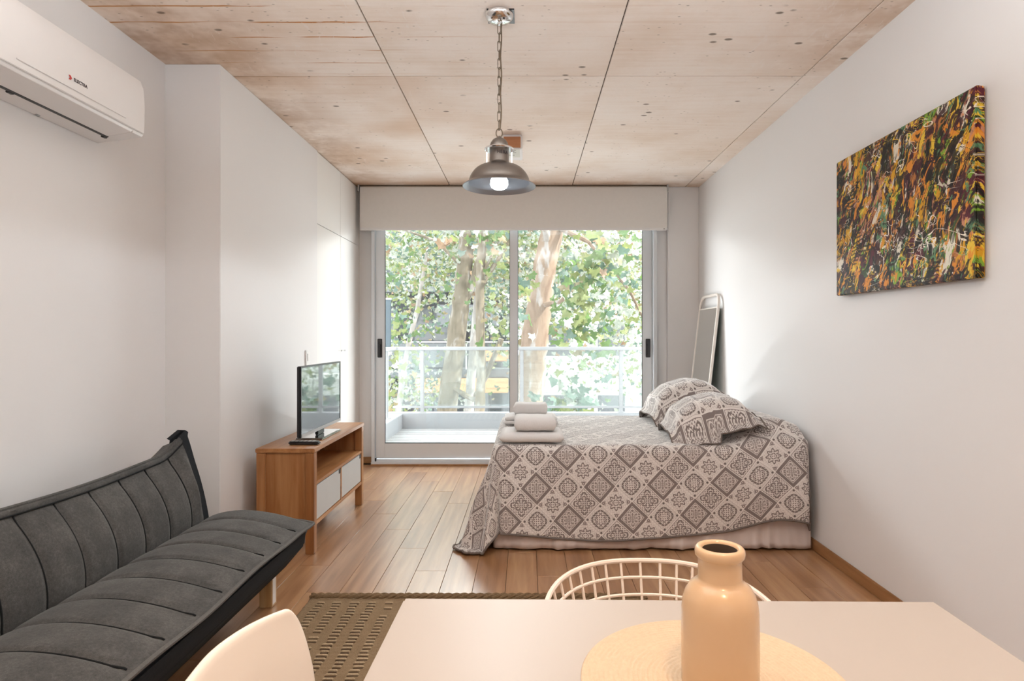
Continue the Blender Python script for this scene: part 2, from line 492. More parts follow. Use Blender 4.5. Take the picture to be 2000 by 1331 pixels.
# ------------------------------------------------------------------ mesh helpers
class G:
    def __init__(s): s.v, s.f, s.uv, s.mi = [], [], [], []
    def face(s, idx, mi=0): s.f.append(tuple(idx)); s.mi.append(mi)
    def box(s, x0, x1, y0, y1, z0, z1):
        n = len(s.v)
        s.v += [(x, y, z) for z in (z0, z1) for y in (y0, y1) for x in (x0, x1)]
        for q in ((0, 2, 3, 1), (4, 5, 7, 6), (0, 1, 5, 4), (2, 6, 7, 3), (0, 4, 6, 2), (1, 3, 7, 5)): s.face([n + i for i in q])
        return s
    def tube(s, pts, r, n=8, closed=False, caps=True):
        pts = [Vector(p) for p in pts]; k = len(pts)
        rad = r if isinstance(r, (list, tuple)) else [r] * k
        base = len(s.v); up = None
        for i, p in enumerate(pts):
            if closed: t = (pts[(i + 1) % k] - pts[i - 1]).normalized()
            else: t = (pts[min(i + 1, k - 1)] - pts[max(i - 1, 0)]).normalized()
            if up is None:
                up = t.orthogonal().normalized()
            up = (up - t * up.dot(t))
            up = up.normalized() if up.length > 1e-6 else t.orthogonal().normalized()
            w = t.cross(up)
            for j in range(n):
                a = 2 * pi * j / n
                s.v.append(tuple(p + (up * cos(a) + w * sin(a)) * rad[i]))
        for i in range(k if closed else k - 1):
            for j in range(n):
                a, b2 = base + i * n, base + ((i + 1) % k) * n
                s.face((a + j, a + (j + 1) % n, b2 + (j + 1) % n, b2 + j))
        if caps and not closed:
            s.face([base + j for j in reversed(range(n))])
            s.face([base + (k - 1) * n + j for j in range(n)])
        return s
    def lathe(s, prof, cx, cy, n=32, cap0=False, cap1=False):
        base = len(s.v)
        for r, z in prof:
            for j in range(n):
                a = 2 * pi * j / n
                s.v.append((cx + r * cos(a), cy + r * sin(a), z))
        for i in range(len(prof) - 1):
            for j in range(n):
                a, b2 = base + i * n, base + (i + 1) * n
                s.face((a + j, a + (j + 1) % n, b2 + (j + 1) % n, b2 + j))
        if cap0: s.face([base + j for j in reversed(range(n))])
        if cap1: s.face([base + (len(prof) - 1) * n + j for j in range(n)])
        return s
    def grid(s, fn, nu, nv, closed_u=False, uvfn=None):
        base = len(s.v); uvs = []
        for i in range(nu):
            for j in range(nv):
                u, v = i / (nu if closed_u else nu - 1), j / (nv - 1)
                s.v.append(tuple(fn(u, v)))
                uvs.append(uvfn(u, v) if uvfn else (u, v))
        for i in range(nu if closed_u else nu - 1):
            for j in range(nv - 1):
                a, b2 = base + i * nv + j, base + ((i + 1) % nu) * nv + j
                s.face((a, b2, b2 + 1, a + 1))
        s.uv += uvs
        return s
    def sweep(s, prof, y0, y1, caps=True):
        """closed (x, z) profile extruded along y"""
        n = len(prof); base = len(s.v)
        for y in (y0, y1): s.v += [(x, y, z) for x, z in prof]
        for i in range(n):
            j = (i + 1) % n
            s.face((base + i, base + j, base + n + j, base + n + i))
        if caps:
            s.face([base + i for i in reversed(range(n))]); s.face([base + n + i for i in range(n)])
        return s
    def move(s, mat):
        s.v = [tuple(mat @ Vector(p)) for p in s.v]; return s
    def build(s, name, mat, parent=None, bevel=0, seg=2, smooth=True, uv=False, origin=None, angle=40, world=True, subsurf=0, solid=0):
        me = bpy.data.meshes.new(name)
        off = Vector(origin) if origin is not None else None
        if off is None and parent is not None and world: off = parent['_at'] if '_at' in parent else Vector((0, 0, 0))
        if off is None: off = Vector((0, 0, 0))
        off = Vector(off)
        me.from_pydata([tuple(Vector(p) - off) for p in s.v], [], s.f)
        if len(s.mi) == len(s.f):
            me.polygons.foreach_set('material_index', s.mi)
        if uv and s.uv:
            l = me.uv_layers.new(name='UVMap')
            for lp in me.loops: l.data[lp.index].uv = s.uv[lp.vertex_index]
        bm = bmesh.new(); bm.from_mesh(me)
        bmesh.ops.recalc_face_normals(bm, faces=bm.faces) if not uv else None
        if bevel:
            ed = [e for e in bm.edges if len(e.link_faces) == 2 and e.calc_face_angle(0) > radians(30)]
            bmesh.ops.bevel(bm, geom=ed, offset=bevel, segments=seg, affect='EDGES', clamp_overlap=True)
        bm.to_mesh(me); bm.free()
        if smooth:
            for p in me.polygons: p.use_smooth = True
            me.set_sharp_from_angle(angle=radians(angle))
        for mm in (mat if isinstance(mat, list) else [mat]): me.materials.append(mm)
        o = bpy.data.objects.new(name, me); COL.objects.link(o)
        if parent is not None:
            o.parent = parent; o['_at'] = list(off)
        elif origin is not None: o.location = off
        if solid:
            md = o.modifiers.new('solid', 'SOLIDIFY'); md.thickness = solid; md.offset = -1
        if subsurf:
            md = o.modifiers.new('sub', 'SUBSURF'); md.levels = subsurf; md.render_levels = subsurf
        return o

def thing(name, label, cat, at=(0, 0, 0), group=None, kind=None):
    o = bpy.data.objects.new(name, None); COL.objects.link(o)
    o.empty_display_size = .1
    o.location = at
    o['_at'] = [float(x) for x in at]
    tag(o, label, cat, group, kind)
    return o
def tag(o, label=None, cat=None, group=None, kind=None):
    if label: o['label'] = label
    if cat: o['category'] = cat
    if group: o['group'] = group
    if kind: o['kind'] = kind
    return o
def struct(o, label=None):
    o['kind'] = 'structure'
    if label: o['label'] = label
    return o
def copy_part(src, parent, loc=None, rot=None, scale=None):
    c = src.copy(); COL.objects.link(c)
    c.parent = parent
    if loc is not None: c.location = loc
    if rot is not None: c.rotation_euler = rot
    if scale is not None: c.scale = scale
    return c
def sstep(a, b2, x):
    t = max(0, min(1, (x - a) / (b2 - a))); return t * t * (3 - 2 * t)
def nz(x, y, z=0.0): return noise.noise(Vector((x, y, z)))
# ------------------------------------------------------------------ the room
XL, XR, YB, H = -1.857, 1.62, 5.80, 2.60
XP, YP = -1.575, 3.16            # face of the boxed-out part of the sofa-side wall
YR = -2.6                        # rear of the kitchen end, behind the camera

o = struct(G().box(XL - .12, XL, YR, YP + .02, 0, H).build('wall_left', M['wall'], smooth=False))
o = struct(G().box(XL - .12, XP, YP, 4.63, 0, H).build('wall_pier', M['wall'], bevel=.003))
o = struct(G().box(XR, XR + .12, YR, YB + .15, 0, H).build('wall_right', M['wall'], smooth=False))
g = G(); g.box(XL - .12, -1.42, YB, YB + .15, 0, H); g.box(1.195, XR, YB, YB + .15, 0, H); g.box(-1.42, 1.195, YB, YB + .15, 2.37, H)
struct(g.build('wall_window_side', M['wall'], smooth=False))
struct(G().box(XL - .12, XR + .12, YR - .12, YR, 0, H).build('wall_kitchen_side', M['wall'], smooth=False))
struct(G().box(1.325, XR, YB - .035, YB, 0, H).build('trim_1', M['wall'], bevel=.004), 'shallow painted pier at the window corner')

# floor: one bed and every laminate plank on it
fl = struct(G().box(XL - .12, XR + .12, YR, YB + .15, -.12, -.008).build('floor', M['dark_gap'], smooth=False), 'warm brown wood laminate floor')
PW, PL = .155, 1.27
k0 = -.41
for i in range(-10, 14):
    xa, xb = k0 + i * PW, k0 + (i + 1) * PW
    xa2, xb2 = max(xa, XL), min(xb, XR)
    if xb2 - xa2 < .01: continue
    joint = 3.14 - .335 * (i + 1)
    a = joint - PL * math.ceil((joint - YR) / PL)
    while a < YB:
        y0, y1 = max(a, YR), min(a + PL, YB - .06)
        if y1 - y0 > .02:
            dz = random.uniform(-.0004, .0004)
            gg = G().box(xa2 + .0008, xb2 - .0008, y0 + .0008, y1 - .0008, -.0078, dz)
            gg.build('plank', M['floor'], fl, bevel=.0009, seg=1)
        a += PL

# ceiling: slab and the board-marked panels between the joints
ce = struct(G().box(XL - .12, XR + .12, YR, YB + .15, H + .012, H + .16).build('ceiling', M['dark_gap'], smooth=False), 'bare board-marked concrete ceiling')
xs = [XL - .1, -.712, .427, 1.492, XR + .1]
ys = [YR, .87, 3.31, YB + .1]
for i in range(4):
    for j in range(3):
        if i == 3 and j > 0: continue
        y0, y1 = ys[j], (ys[-1] if i == 3 else ys[j + 1])
        w = .0028 if i < 3 else .0018
        G().box(xs[i] + w, xs[i + 1] - w, y0 + .003, y1 - .003, H + random.uniform(-.0005, .001), H + .02).build('panel', M['concrete'], ce, bevel=.002, seg=1)

def base_piece(name, x0, x1, y0, y1):
    struct(G().box(x0, x1, y0, y1, 0, .062).build(name, M['baseboard'], bevel=.004))
base_piece('baseboard_right', XR - .013, XR, YR, YB - .036)
base_piece('baseboard_left', XL, XL + .013, YR, YP)
base_piece('baseboard_pier', XP, XP + .013, YP - .013, 4.60)
base_piece('baseboard_window_side', -1.56, -1.425, YB - .014, YB)
base_piece('baseboard_window_corner', 1.20, 1.325, YB - .014, YB)

# ------------------------------------------------------------------ sliding glass door
YD = 5.74
dr = struct(G().box(-1.44, -1.41, YD - .035, YB + .06, 0.0, 2.38).build('door_1', M['alu'], bevel=.003), 'white aluminium sliding glass door onto the balcony')
G().box(1.184, 1.215, YD - .035, YB + .06, 0, 2.38).build('frame', M['alu'], dr, bevel=.003)
G().box(-1.41, 1.184, YD - .035, YB + .06, 2.33, 2.38).build('frame', M['alu'], dr, bevel=.003)
G().box(-1.44, 1.215, YD - .05, YB + .06, .0, .035).build('sill', M['alu'], dr, bevel=.004)
G().box(-1.44, 1.215, YD - .062, YD - .048, .0, .014).build('threshold_strip', M['baseboard'], dr, bevel=.002)
G().box(-1.405, 1.18, YD - .03, YD - .018, .035, .055).build('track', M['alu'], dr, bevel=.002)
G().box(-1.408, -1.394, YD - .034, YD - .012, .035, .065).build('track_stop', M['black'], dr, bevel=.002)
def sash(x0, x1, y, sl, sr, label):
    s_ = G().box(x0, x0 + sl, y, y + .035, .06, 2.32).build('sash', M['alu'], dr, bevel=.003)
    s_['label'] = label
    G().box(x1 - sr, x1, y, y + .035, .06, 2.32).build('stile', M['alu'], s_, bevel=.003)
    G().box(x0 + sl - .002, x1 - sr + .002, y + .002, y + .033, .06, .20).build('bottom_rail', M['alu'], s_, bevel=.003)
    G().box(x0 + sl - .002, x1 - sr + .002, y + .002, y + .033, 2.24, 2.32).build('top_rail', M['alu'], s_, bevel=.003)
    gk = G()
    a0, a1 = x0 + sl, x1 - sr
    gk.box(a0 - .001, a0 + .004, y + .004, y + .02, .2, 2.24); gk.box(a1 - .004, a1 + .001, y + .004, y + .02, .2, 2.24); gk.box(a0, a1, y + .004, y + .02, .199, .204)
    gk.build('gasket', M['black'], s_, smooth=False)
    G().box(a0 + .002, a1 - .002, y + .014, y + .018, .2, 2.24).build('pane', M['glass'], s_, smooth=False)
    return s_
sl = sash(-1.405, -.083, YD - .008, .085, .07, 'left sash with a black pull near its outer edge')
sr = sash(-.150, 1.180, YD + .034, .07, .088, 'right sash with a black pull near its outer edge')
def pull(x, y, par):
    gg = G()
    gg.box(x - .022, x + .022, y - .008, y, 1.0, 1.175)
    gg.build('handle', M['black'], par, bevel=.004)
    G().box(x - .012, x + .010, y - .030, y - .008, 1.02, 1.125).build('handle', M['black'], par, bevel=.006)
pull(-1.366, YD - .008, sl)
pull(1.143, YD + .034, sr)

# ------------------------------------------------------------------ roller blind
bl = thing('roller_blind', 'pale grey roller blind rolled down a little over the glass door', 'blind', (-.11, 5.68, 2.58))
G().box(-1.535, 1.30, 5.665, 5.668, 2.20, 2.572).build('fabric', M['blind'], bl, smooth=False)
G().tube([(-1.535, 5.668 + .022, 2.566), (1.30, 5.668 + .022, 2.566)], .022, 20).build('roller_tube', M['blind'], bl)
G().box(-1.535, 1.30, 5.658, 5.676, 2.176, 2.202).build('bottom_bar', M['wall'], bl, bevel=.006)
G().box(1.262, 1.276, 5.655, 5.660, 2.186, 2.192).build('clip', M['brass_dark'], bl, bevel=.001)
for x in (-1.548, 1.303): G().box(x - .006, x + .006, 5.655, 5.72, 2.535, 2.597).build('bracket', M['grey_plastic'], bl, bevel=.003)
G().tube([(1.318, 5.675, 2.55), (1.318, 5.675, 1.9), (1.318, 5.675, 1.3)], .0025, 6).build('bead_chain', M['white_plastic'], bl)
rl = thing('blind_gap_shadow', 'thin dark strip standing in for the shadow gap above the pale roller blind', 'rail', (-.12, 5.7, 2.6))
G().box(-1.545, 1.302, 5.69, 5.715, 2.5895, 2.600).build('channel', M['brass_dark'], rl, bevel=.002)  # dark strip modelled where the gap over the blind lies in shadow

# ------------------------------------------------------------------ built-in wardrobe flush with the sofa-side wall
wd = thing('wardrobe', 'white built-in wardrobe with flat doors between the wall and the window', 'wardrobe', (-1.72, 5.2, 0))
G().box(XL, XP - .024, 4.632, YB - .002, 0, H - .001).build('body', M['door_paint'], wd, smooth=False)
G().box(XP - .024, XP - .004, 4.633, YB - .03, 0, .07).build('plinth', M['door_paint'], wd, bevel=.002)
for y0, y1, hy in ((4.634, 5.215, 5.17), (5.219, YB - .022, 5.262)):
    d = G().box(XP - .024, XP - .003, y0, y1, .073, 2.048).build('door', M['door_paint'], wd, bevel=.0015)
    G().tube([(XP - .003, hy, 1.078), (XP + .014, hy, 1.078), (XP + .022, hy, 1.078)], [.004, .004, .008], 10).build('knob', M['chrome'], d)
    G().box(XP - .024, XP - .004, y0, y1, 2.053, H - .006).build('door', M['door_paint'], wd, bevel=.0015)
G().box(XP - .024, XP, YB - .020, YB - .001, 0, H - .001).build('filler_strip', M['door_paint'], wd, bevel=.001)

sw = thing('light_switch', 'white switch plate on the wall just above the television', 'switch', (XP, 4.41, 1.04))
G().box(XP, XP + .010, 4.37, 4.445, .975, 1.10).build('plate', M['white_plastic'], sw, bevel=.003)
G().box(XP + .009, XP + .014, 4.393, 4.422, 1.02, 1.075).build('rocker', M['white_plastic'], sw, bevel=.002)

# ------------------------------------------------------------------ air conditioner
ac = thing('air_conditioner', 'white wall-mounted split air conditioner above the grey sofa', 'air conditioner', (XL, 2.2, 2.04))
W = XL
prof = [(W, 2.035), (W, 2.31), (W + .165, 2.315), (W + .188, 2.30), (W + .200, 2.265), (W + .205, 2.19), (W + .205, 2.12), (W + .200, 2.072),
        (W + .19, 2.064), (W + .082, 2.046)]
Y0, Y1 = 1.78, 2.662
G().sweep(prof, Y0, Y1).build('body', M['white_plastic'], ac, bevel=.004)
pf = [(W + .166, 2.314), (W + .190, 2.301), (W + .2035, 2.265), (W + .2085, 2.19), (W + .2085, 2.12), (W + .2045, 2.074), (W + .198, 2.074), (W + .198, 2.19), (W + .19, 2.28)]
fp = G().sweep(pf, Y0 + .004, Y1 - .006).build('front_panel', M['white_plastic'], ac, bevel=.002)
G().box(W + .2075, W + .2105, 1.986, 2.53, 2.0975, 2.1025).build('ridge', M['white_plastic'], fp, bevel=.001)
# swing flap under the panel, dark air slot behind it
fpf = [(W + .1985, 2.070), (W + .192, 2.0615), (W + .090, 2.0435), (W + .090, 2.0475), (W + .19, 2.066)]
G().sweep(fpf, Y0 + .03, 2.59).build('flap', M['white_plastic'], ac, bevel=.001)
G().sweep([(W + .1995, 2.071), (W + .193, 2.0620), (W + .090, 2.0442), (W + .09, 2.05), (W + .19, 2.068)], 2.593, Y1 - .003).build('end_cap', M['white_plastic'], ac, bevel=.001)
G().sweep([(W + .089, 2.0425), (W + .089, 2.050), (W + .078, 2.048), (W + .078, 2.0405)], Y0 + .03, 2.60).build('air_slot', M['black'], ac, smooth=False)
for y in (2.12, 2.593): G().box(W + .068, W + .082, y - .012, y + .012, 2.0375, 2.045).build('clip', M['black'], ac, bevel=.002)
for y in (2.03, 2.32): G().box(W + .006, W + .016, y - .008, y + .008, 2.032, 2.038).build('clip', M['grey_plastic'], ac, bevel=.001)

def text(body, name, mat, size, par, mtx, extrude=.0004, bold=.0):
    cu = bpy.data.curves.new(name, 'FONT'); cu.body = body; cu.size = size; cu.extrude = extrude; cu.offset = bold
    cu.align_x = 'CENTER'; cu.align_y = 'CENTER'; cu.resolution_u = 3
    to = bpy.data.objects.new(name, cu); COL.objects.link(to)
    me = bpy.data.meshes.new_from_object(to.evaluated_get(bpy.context.evaluated_depsgraph_get()))
    bpy.data.objects.remove(to)
    o = bpy.data.objects.new(name, me); COL.objects.link(o); me.materials.append(mat)
    o.parent = par
    at = Vector(par['_at'])
    m4 = mtx.copy(); m4.translation = mtx.translation - at
    o.matrix_local = m4
    return o
def frame_mtx(loc, xa, ya):
    xa, ya = Vector(xa).normalized(), Vector(ya).normalized(); za = xa.cross(ya)
    m = Matrix((xa, ya, za)).transposed().to_4x4(); m.translation = Vector(loc); return m
text('ELECTRA', 'lettering', M['print'], .017, fp, frame_mtx((W + .2092, 2.272, 2.135), (0, 1, 0), (0, 0, 1)), bold=.0004)
gl = G(); yy, zz, xx = 2.222, 2.135, W + .2092
gl.v += [(xx, yy - .010, zz + .008), (xx, yy, zz + .008), (xx, yy + .006, zz), (xx, yy, zz - .008), (xx, yy - .010, zz - .008), (xx, yy - .004, zz),
         (xx + .0006, yy - .010, zz + .008), (xx + .0006, yy, zz + .008), (xx + .0006, yy + .006, zz), (xx + .0006, yy, zz - .008), (xx + .0006, yy - .010, zz - .008), (xx + .0006, yy - .004, zz)]
gl.face(range(6)); gl.face(range(11, 5, -1))
gl.build('emblem', M['red'], fp, smooth=False)

# ------------------------------------------------------------------ pendant lamp
LX, LY = -.118, 2.67
pl = thing('pendant_lamp', 'brushed metal dome pendant lamp hanging on a chain from the concrete ceiling', 'pendant lamp', (LX, LY, H))
cn = G().lathe([(.001, H - .036), (.020, H - .036), (.045, H - .030), (.058, H - .018), (.063, H - .004), (.063, H)], LX, LY, 40).build('canopy', M['chrome'], pl)
G().lathe([(.0, H - .0335), (.0045, H - .0345), (.0, H - .037)], LX + .022, LY - .030, 10).build('screw', M['black'], cn)
G().box(LX - .052, LX + .066, LY - .045, LY + .075, H - .004, H + .002).build('mounting_plate', M['black'], pl, bevel=.001)
G().tube([(LX, LY, H - .034), (LX, LY, H - .047)], [.007, .005], 10).build('hook', M['chrome'], pl)
zt, zb = H - .045, 2.098
n = 12
pitch = (zt - zb) / n
def link_mesh():
    gg = G(); hl, hw = pitch * .5 + .0038, .0070
    pts = []
    for k in range(20):
        a = 2 * pi * k / 20
        cz = (hl - hw) * (1 if sin(a) >= 0 else -1)
        pts.append((hw * cos(a), 0, cz + hw * sin(a)))
    gg.tube(pts, .0017, 6, closed=True)
    return gg
lk = None
for i in range(n):
    zc = zt - (i + .5) * pitch
    rot = (0, 0, radians(25 if i % 2 == 0 else 110) + random.uniform(-.2, .2))
    if lk is None:
        lk = link_mesh().build('link', M['brass_dark'], pl, world=False); c = lk
    else: c = copy_part(lk, pl)
    c.location = Vector((0, 0, zc - H)); c.rotation_euler = rot
pts = [(LX + .012, LY, H - .038)]
for i in range(26):
    t = i / 25
    pts.append((LX + .0085 + .0022 * sin(t * 17) - .007 * max(0, t - .7), LY - .006 + .003 * cos(t * 15), zt - .02 - (zt - .02 - zb) * t))
G().tube(pts, .0030, 8).build('cord', M['brass_dark'], pl)
ringp = [(LX + .0135 * cos(a), LY, 2.083 + .019 * sin(a)) for a in [2 * pi * k / 24 for k in range(24)]]
G().tube(ringp, .0026, 8, closed=True).build('ring', M['brass_dark'], pl)
# dome cap, collar, neck, shade
G().lathe([(.004, 2.070), (.0065, 2.062), (.015, 2.061), (.028, 2.053), (.037, 2.040), (.041, 2.026), (.041, 2.020), (.039, 2.018)], LX, LY, 36).build('cap', M['steel'], pl)
G().lathe([(.038, 2.020), (.062, 2.016), (.0645, 2.012), (.062, 2.008), (.040, 2.008)], LX, LY, 40).build('collar', M['chrome'], pl)
nk = G().lathe([(.040, 2.010), (.042, 2.006), (.043, 1.958), (.046, 1.952), (.052, 1.947), (.052, 1.944)], LX, LY, 36).build('neck', M['steel'], pl)
for i in range(3):
    a = radians((8, 172, 90)[i])
    G().box(-.003, .003, -.0015, .0015, 1.945, 2.012).move(Matrix.Translation((LX + .0545 * cos(a), LY + .0545 * sin(a), 0)) @ Matrix.Rotation(a, 4, 'Z')).build('strut', M['chrome'], pl)
sp = []
for i in range(15):
    t = i / 14; a = t * radians(80)
    sp.append((.046 + (.133 - .046) * sin(a) / sin(radians(80)), 1.869 + (1.945 - 1.869) * (cos(a) - cos(radians(80))) / (1 - cos(radians(80)))))
rim = [(.136, 1.866), (.150, 1.858), (.159, 1.851), (.1575, 1.8485), (.149, 1.8545), (.134, 1.862)]
G().lathe(sp + rim[:3], LX, LY, 56).build('shade', M['steel'], pl)
inner = [(r - .0022, z - .0022) for r, z in reversed(sp)]
G().lathe(rim[2:] + inner, LX, LY, 56).build('shade_lining', M['shade_inside'], pl)
G().lathe([(.0, 1.836), (.020, 1.838), (.034, 1.846), (.040, 1.860), (.038, 1.878), (.026, 1.900), (.018, 1.92), (.016, 1.94)], LX, LY, 28).build('bulb', M['bulb_glass'], pl)
for k, ch in enumerate('HERA'):
    a = radians(-90 + (k - .1) * 17)
    text(ch, 'lettering', M['print'], .019, nk, frame_mtx((LX + .0434 * cos(a), LY + .0434 * sin(a), 1.990), (-sin(a), cos(a), 0), (0, 0, 1)), bold=.0006)
pg_ = lamp('pendant_glow', 'SPOT', (LX, LY, 1.838), 24, (.86, .94, 1.0), .03, (LX, LY, 0))
pg_.data.spot_size = radians(172); pg_.data.spot_blend = .12

# small box on the ceiling behind the pendant
jb = thing('ceiling_box', 'small white and brown electrical box on the ceiling behind the pendant lamp', 'electrical box', (-.095, 4.4, H))
G().box(-.165, -.028, 4.262, 4.54, 2.500, H).build('body', M['white_plastic'], jb, bevel=.006)
G().box(-.158, -.040, 4.257, 4.264, 2.508, 2.584).build('cover', M['orange_wood'], jb, bevel=.002)
lb = G().box(-.150, -.046, 4.275, 4.46, 2.4985, 2.501).build('label_plate', M['soil'], jb, bevel=.0005)
for k, y in enumerate((4.29, 4.315, 4.34, 4.40)):
    G().box(-.140, -.072 - .012 * (k % 2), y, y + .008, 2.4980, 2.4988).build('printed_line', M['print'], lb, smooth=False)

# ------------------------------------------------------------------ painting
pt = thing('canvas_painting', 'unframed abstract painting in yellow, maroon, green and black on the right wall', 'painting', (XR, 2.645, 1.745))
G().box(1.580, 1.612, 2.157, 3.132, 1.405, 2.083).build('canvas', M['painting'], pt, bevel=.004)
g = G()
for y0, y1, z0, z1 in ((2.17, 3.12, 1.415, 1.45), (2.17, 3.12, 2.038, 2.073), (2.17, 2.205, 1.45, 2.04), (3.085, 3.12, 1.45, 2.04)): g.box(1.612, XR - .0005, y0, y1, z0, z1)
g.build('stretcher_frame', M['leg_wood'], pt)
# ------------------------------------------------------------------ sofa
sf = thing('sofa', 'dark grey channel-tufted armless sofa bed along the left wall', 'sofa', (-1.25, 1.95, 0))
SY0, SY1 = .85, 2.86
seams = [2.702 - .163 * k for k in range(12)]
def groove(y):
    d = min(abs(y - s_) for s_ in seams)
    puff = 0
    for a, b2 in zip([SY1] + seams, seams + [SY0]):
        if b2 <= y <= a: puff = sin(pi * (y - b2) / max(a - b2, .01))
    return -.010 * exp(-(d / .008) ** 2) + .003 * puff
def corner(y): return sstep(2.62, 2.86, y) ** 1.6
ysl = []
y = SY1
while y > SY0:
    ysl.append(y); y -= .0115
ysl.append(SY0)
def cushion(profile, ysl):
    """profile(y) -> list of (x, z, nx, nz, weight) closed"""
    gg = G(); P0 = profile(ysl[0]); n_ = len(P0)
    for yv in ysl:
        gr = groove(yv)
        for x, z, nx, nz_, w in profile(yv):
            gg.v.append((x + nx * gr * w, yv, z + nz_ * gr * w))
    for i in range(len(ysl) - 1):
        for j in range(n_):
            a, b2 = i * n_, (i + 1) * n_
            gg.face((a + j, a + (j + 1) % n_, b2 + (j + 1) % n_, b2 + j))
    gg.face(list(range(n_))); gg.face([(len(ysl) - 1) * n_ + j for j in reversed(range(n_))])
    return gg
def seat_profile(yv):
    c = corner(yv); e = sstep(2.835, 2.86, yv)
    xf = -.992 + .002 * c
    zf = .338 - .016 * c + .006 * sin(yv * 9)
    pts = [(-1.50, .27, 0, 0, 0), (-1.50, .350, 0, 1, 0)]
    for k in range(15):
        t = k / 14
        x = -1.475 + (xf - .03 + 1.475) * t
        z = .352 + (zf + .012 - .352) * t + (.050 * sin(pi * min(1, t ** .8)) ** .8) * (1 - .75 * e)
        pts.append((x, z, .15 * t, 1, 1 if .02 < t < .99 else .3))
    pts += [(xf - .022, zf + .010, .3, 1, .5), (xf - .004, zf + .006, 0, 0, 0), (xf, zf, 0, 0, 0), (xf - .005, zf - .007, 0, 0, 0), (xf - .03, zf - .012, 0, 0, 0), (-1.02, .29, 0, 0, 0), (-1.03, .27, 0, 0, 0)]
    return pts
def back_profile(yv):
    c = corner(yv); e = sstep(2.765, 2.80, yv)
    top = .668 + .070 * c + .008 * sin(yv * 5)
    xt = -1.590 + .012 * c
    pts = [(-1.50, .30, 0, 0, 0), (-1.475, .345, 0, 0, 0)]
    for k in range(15):
        t = k / 14
        x = -1.470 + (xt + .012 + 1.470) * t + .040 * sin(pi * t) ** .8 * (1 - .7 * e)
        z = .350 + (top - .022 - .350) * t
        pts.append((x, z, .93, .35, 1 if .02 < t < .99 else .3))
    pts += [(xt + .012, top - .016, .5, .5, .5), (xt + .014, top - .004, 0, 0, 0), (xt, top + .004, 0, 0, 0), (xt - .02, top, 0, 0, 0), (xt - .030, top - .012, 0, 0, 0)]
    for k in range(5):
        t = k / 4
        pts.append((xt - .075 - .02 * sin(pi * t) + .05 * t, top - .03 - (top - .33) * t, 0, 0, 0))
    return pts
BY_ = 2.800                       # far end of the back cushion; the welt runs on past it
ysb = [BY_] + [yv for yv in ysl if yv < BY_ - .004]
sc_seat = cushion(seat_profile, ysl).build('seat_cushion', M['sofa'], sf, angle=70)
sc_back = cushion(back_profile, ysb).build('back_cushion', M['sofa'], sf, angle=70)
for s_ in seams:
    p = seat_profile(s_); gr = groove(s_)
    G().tube([(x + nx * gr * w, s_, z + nz_ * gr * w + .0030) for x, z, nx, nz_, w in p[2:18]], .0030, 5).build('seam', M['sofa_seam'], sc_seat)
    p = back_profile(s_)
    G().tube([(x + nx * gr * w + .0030, s_, z + nz_ * gr * w) for x, z, nx, nz_, w in p[2:18]], .0030, 5).build('seam', M['sofa_seam'], sc_back)
# flat piped welts: front and end of the seat, top and end of the back
w_ = [seat_profile(yv)[19] for yv in ysl]
G().tube([(x - .001, yv, z + .001) for (x, z, *_), yv in zip(w_, ysl)][::3], .0078, 7).build('piping', M['sofa_welt'], sc_seat)
w_ = [back_profile(yv)[19] for yv in ysb]
G().tube([(x, yv, z) for (x, z, *_), yv in zip(w_, ysb)][::3], .0065, 7).build('piping', M['sofa'], sc_back)
G().tube([(q_[16][0] + .004, yv, q_[16][1] + .004) for q_, yv in [(back_profile(yv), yv) for yv in ysb[::3]]], .0028, 5).build('top_seam', M['sofa_seam'], sc_back)
pe = back_profile(BY_)
gg = G()
fr = [(x, z) for x, z, *_ in pe[1:20]]
for dx, yy_, tp_ in ((-.010, BY_ - .006, 0), (-.006, BY_ + .058, 1), (-.045, BY_ + .064, 1), (-.055, BY_ - .006, 0)):
    gg.v += [(x + dx, yy_, z + (.030 * tp_ * sstep(.60, .74, z))) for x, z in fr]
for r_ in range(3):
    for j in range(len(fr) - 1): gg.face((r_ * len(fr) + j, r_ * len(fr) + j + 1, (r_ + 1) * len(fr) + j + 1, (r_ + 1) * len(fr) + j))
gg.build('end_welt', M['sofa_base'], sc_back)
se = seat_profile(SY1)
G().tube([(x, SY1 + .003, z - .002) for x, z, *_ in se[2:20]], .0078, 7).build('end_piping', M['sofa_welt'], sc_seat)
# dark underside box, set back and tapering
gg = G()
tp = [(-1.50, SY0), (-.998, SY0), (-.998, 2.79), (-1.02, 2.815), (-1.50, 2.815)]
bt = [(-1.48, SY0), (-1.085, SY0), (-1.085, 2.76), (-1.11, 2.785), (-1.48, 2.785)]
mdl = [(-1.50, SY0), (-1.005, SY0), (-1.005, 2.79), (-1.03, 2.815), (-1.50, 2.815)]
for ring_, z in ((bt, .158), (mdl, .255), (tp, .325)): gg.v += [(x, y_, z) for x, y_ in ring_]
for r_ in range(2):
    for j in range(5): gg.face((r_ * 5 + j, r_ * 5 + (j + 1) % 5, (r_ + 1) * 5 + (j + 1) % 5, (r_ + 1) * 5 + j))
gg.face(range(4, -1, -1)); gg.face(range(10, 15))
gg.build('seat_base', M['sofa_base'], sf, bevel=.008)
G().box(-1.64, -1.49, SY0 + .05, 2.80, .16, .36).build('back_frame', M['sofa_base'], sf, bevel=.02)
G().box(-1.135, -1.112, 1.0, 2.765, .138, .160).build('wooden_rail', M['leg_wood'], sf, bevel=.002)
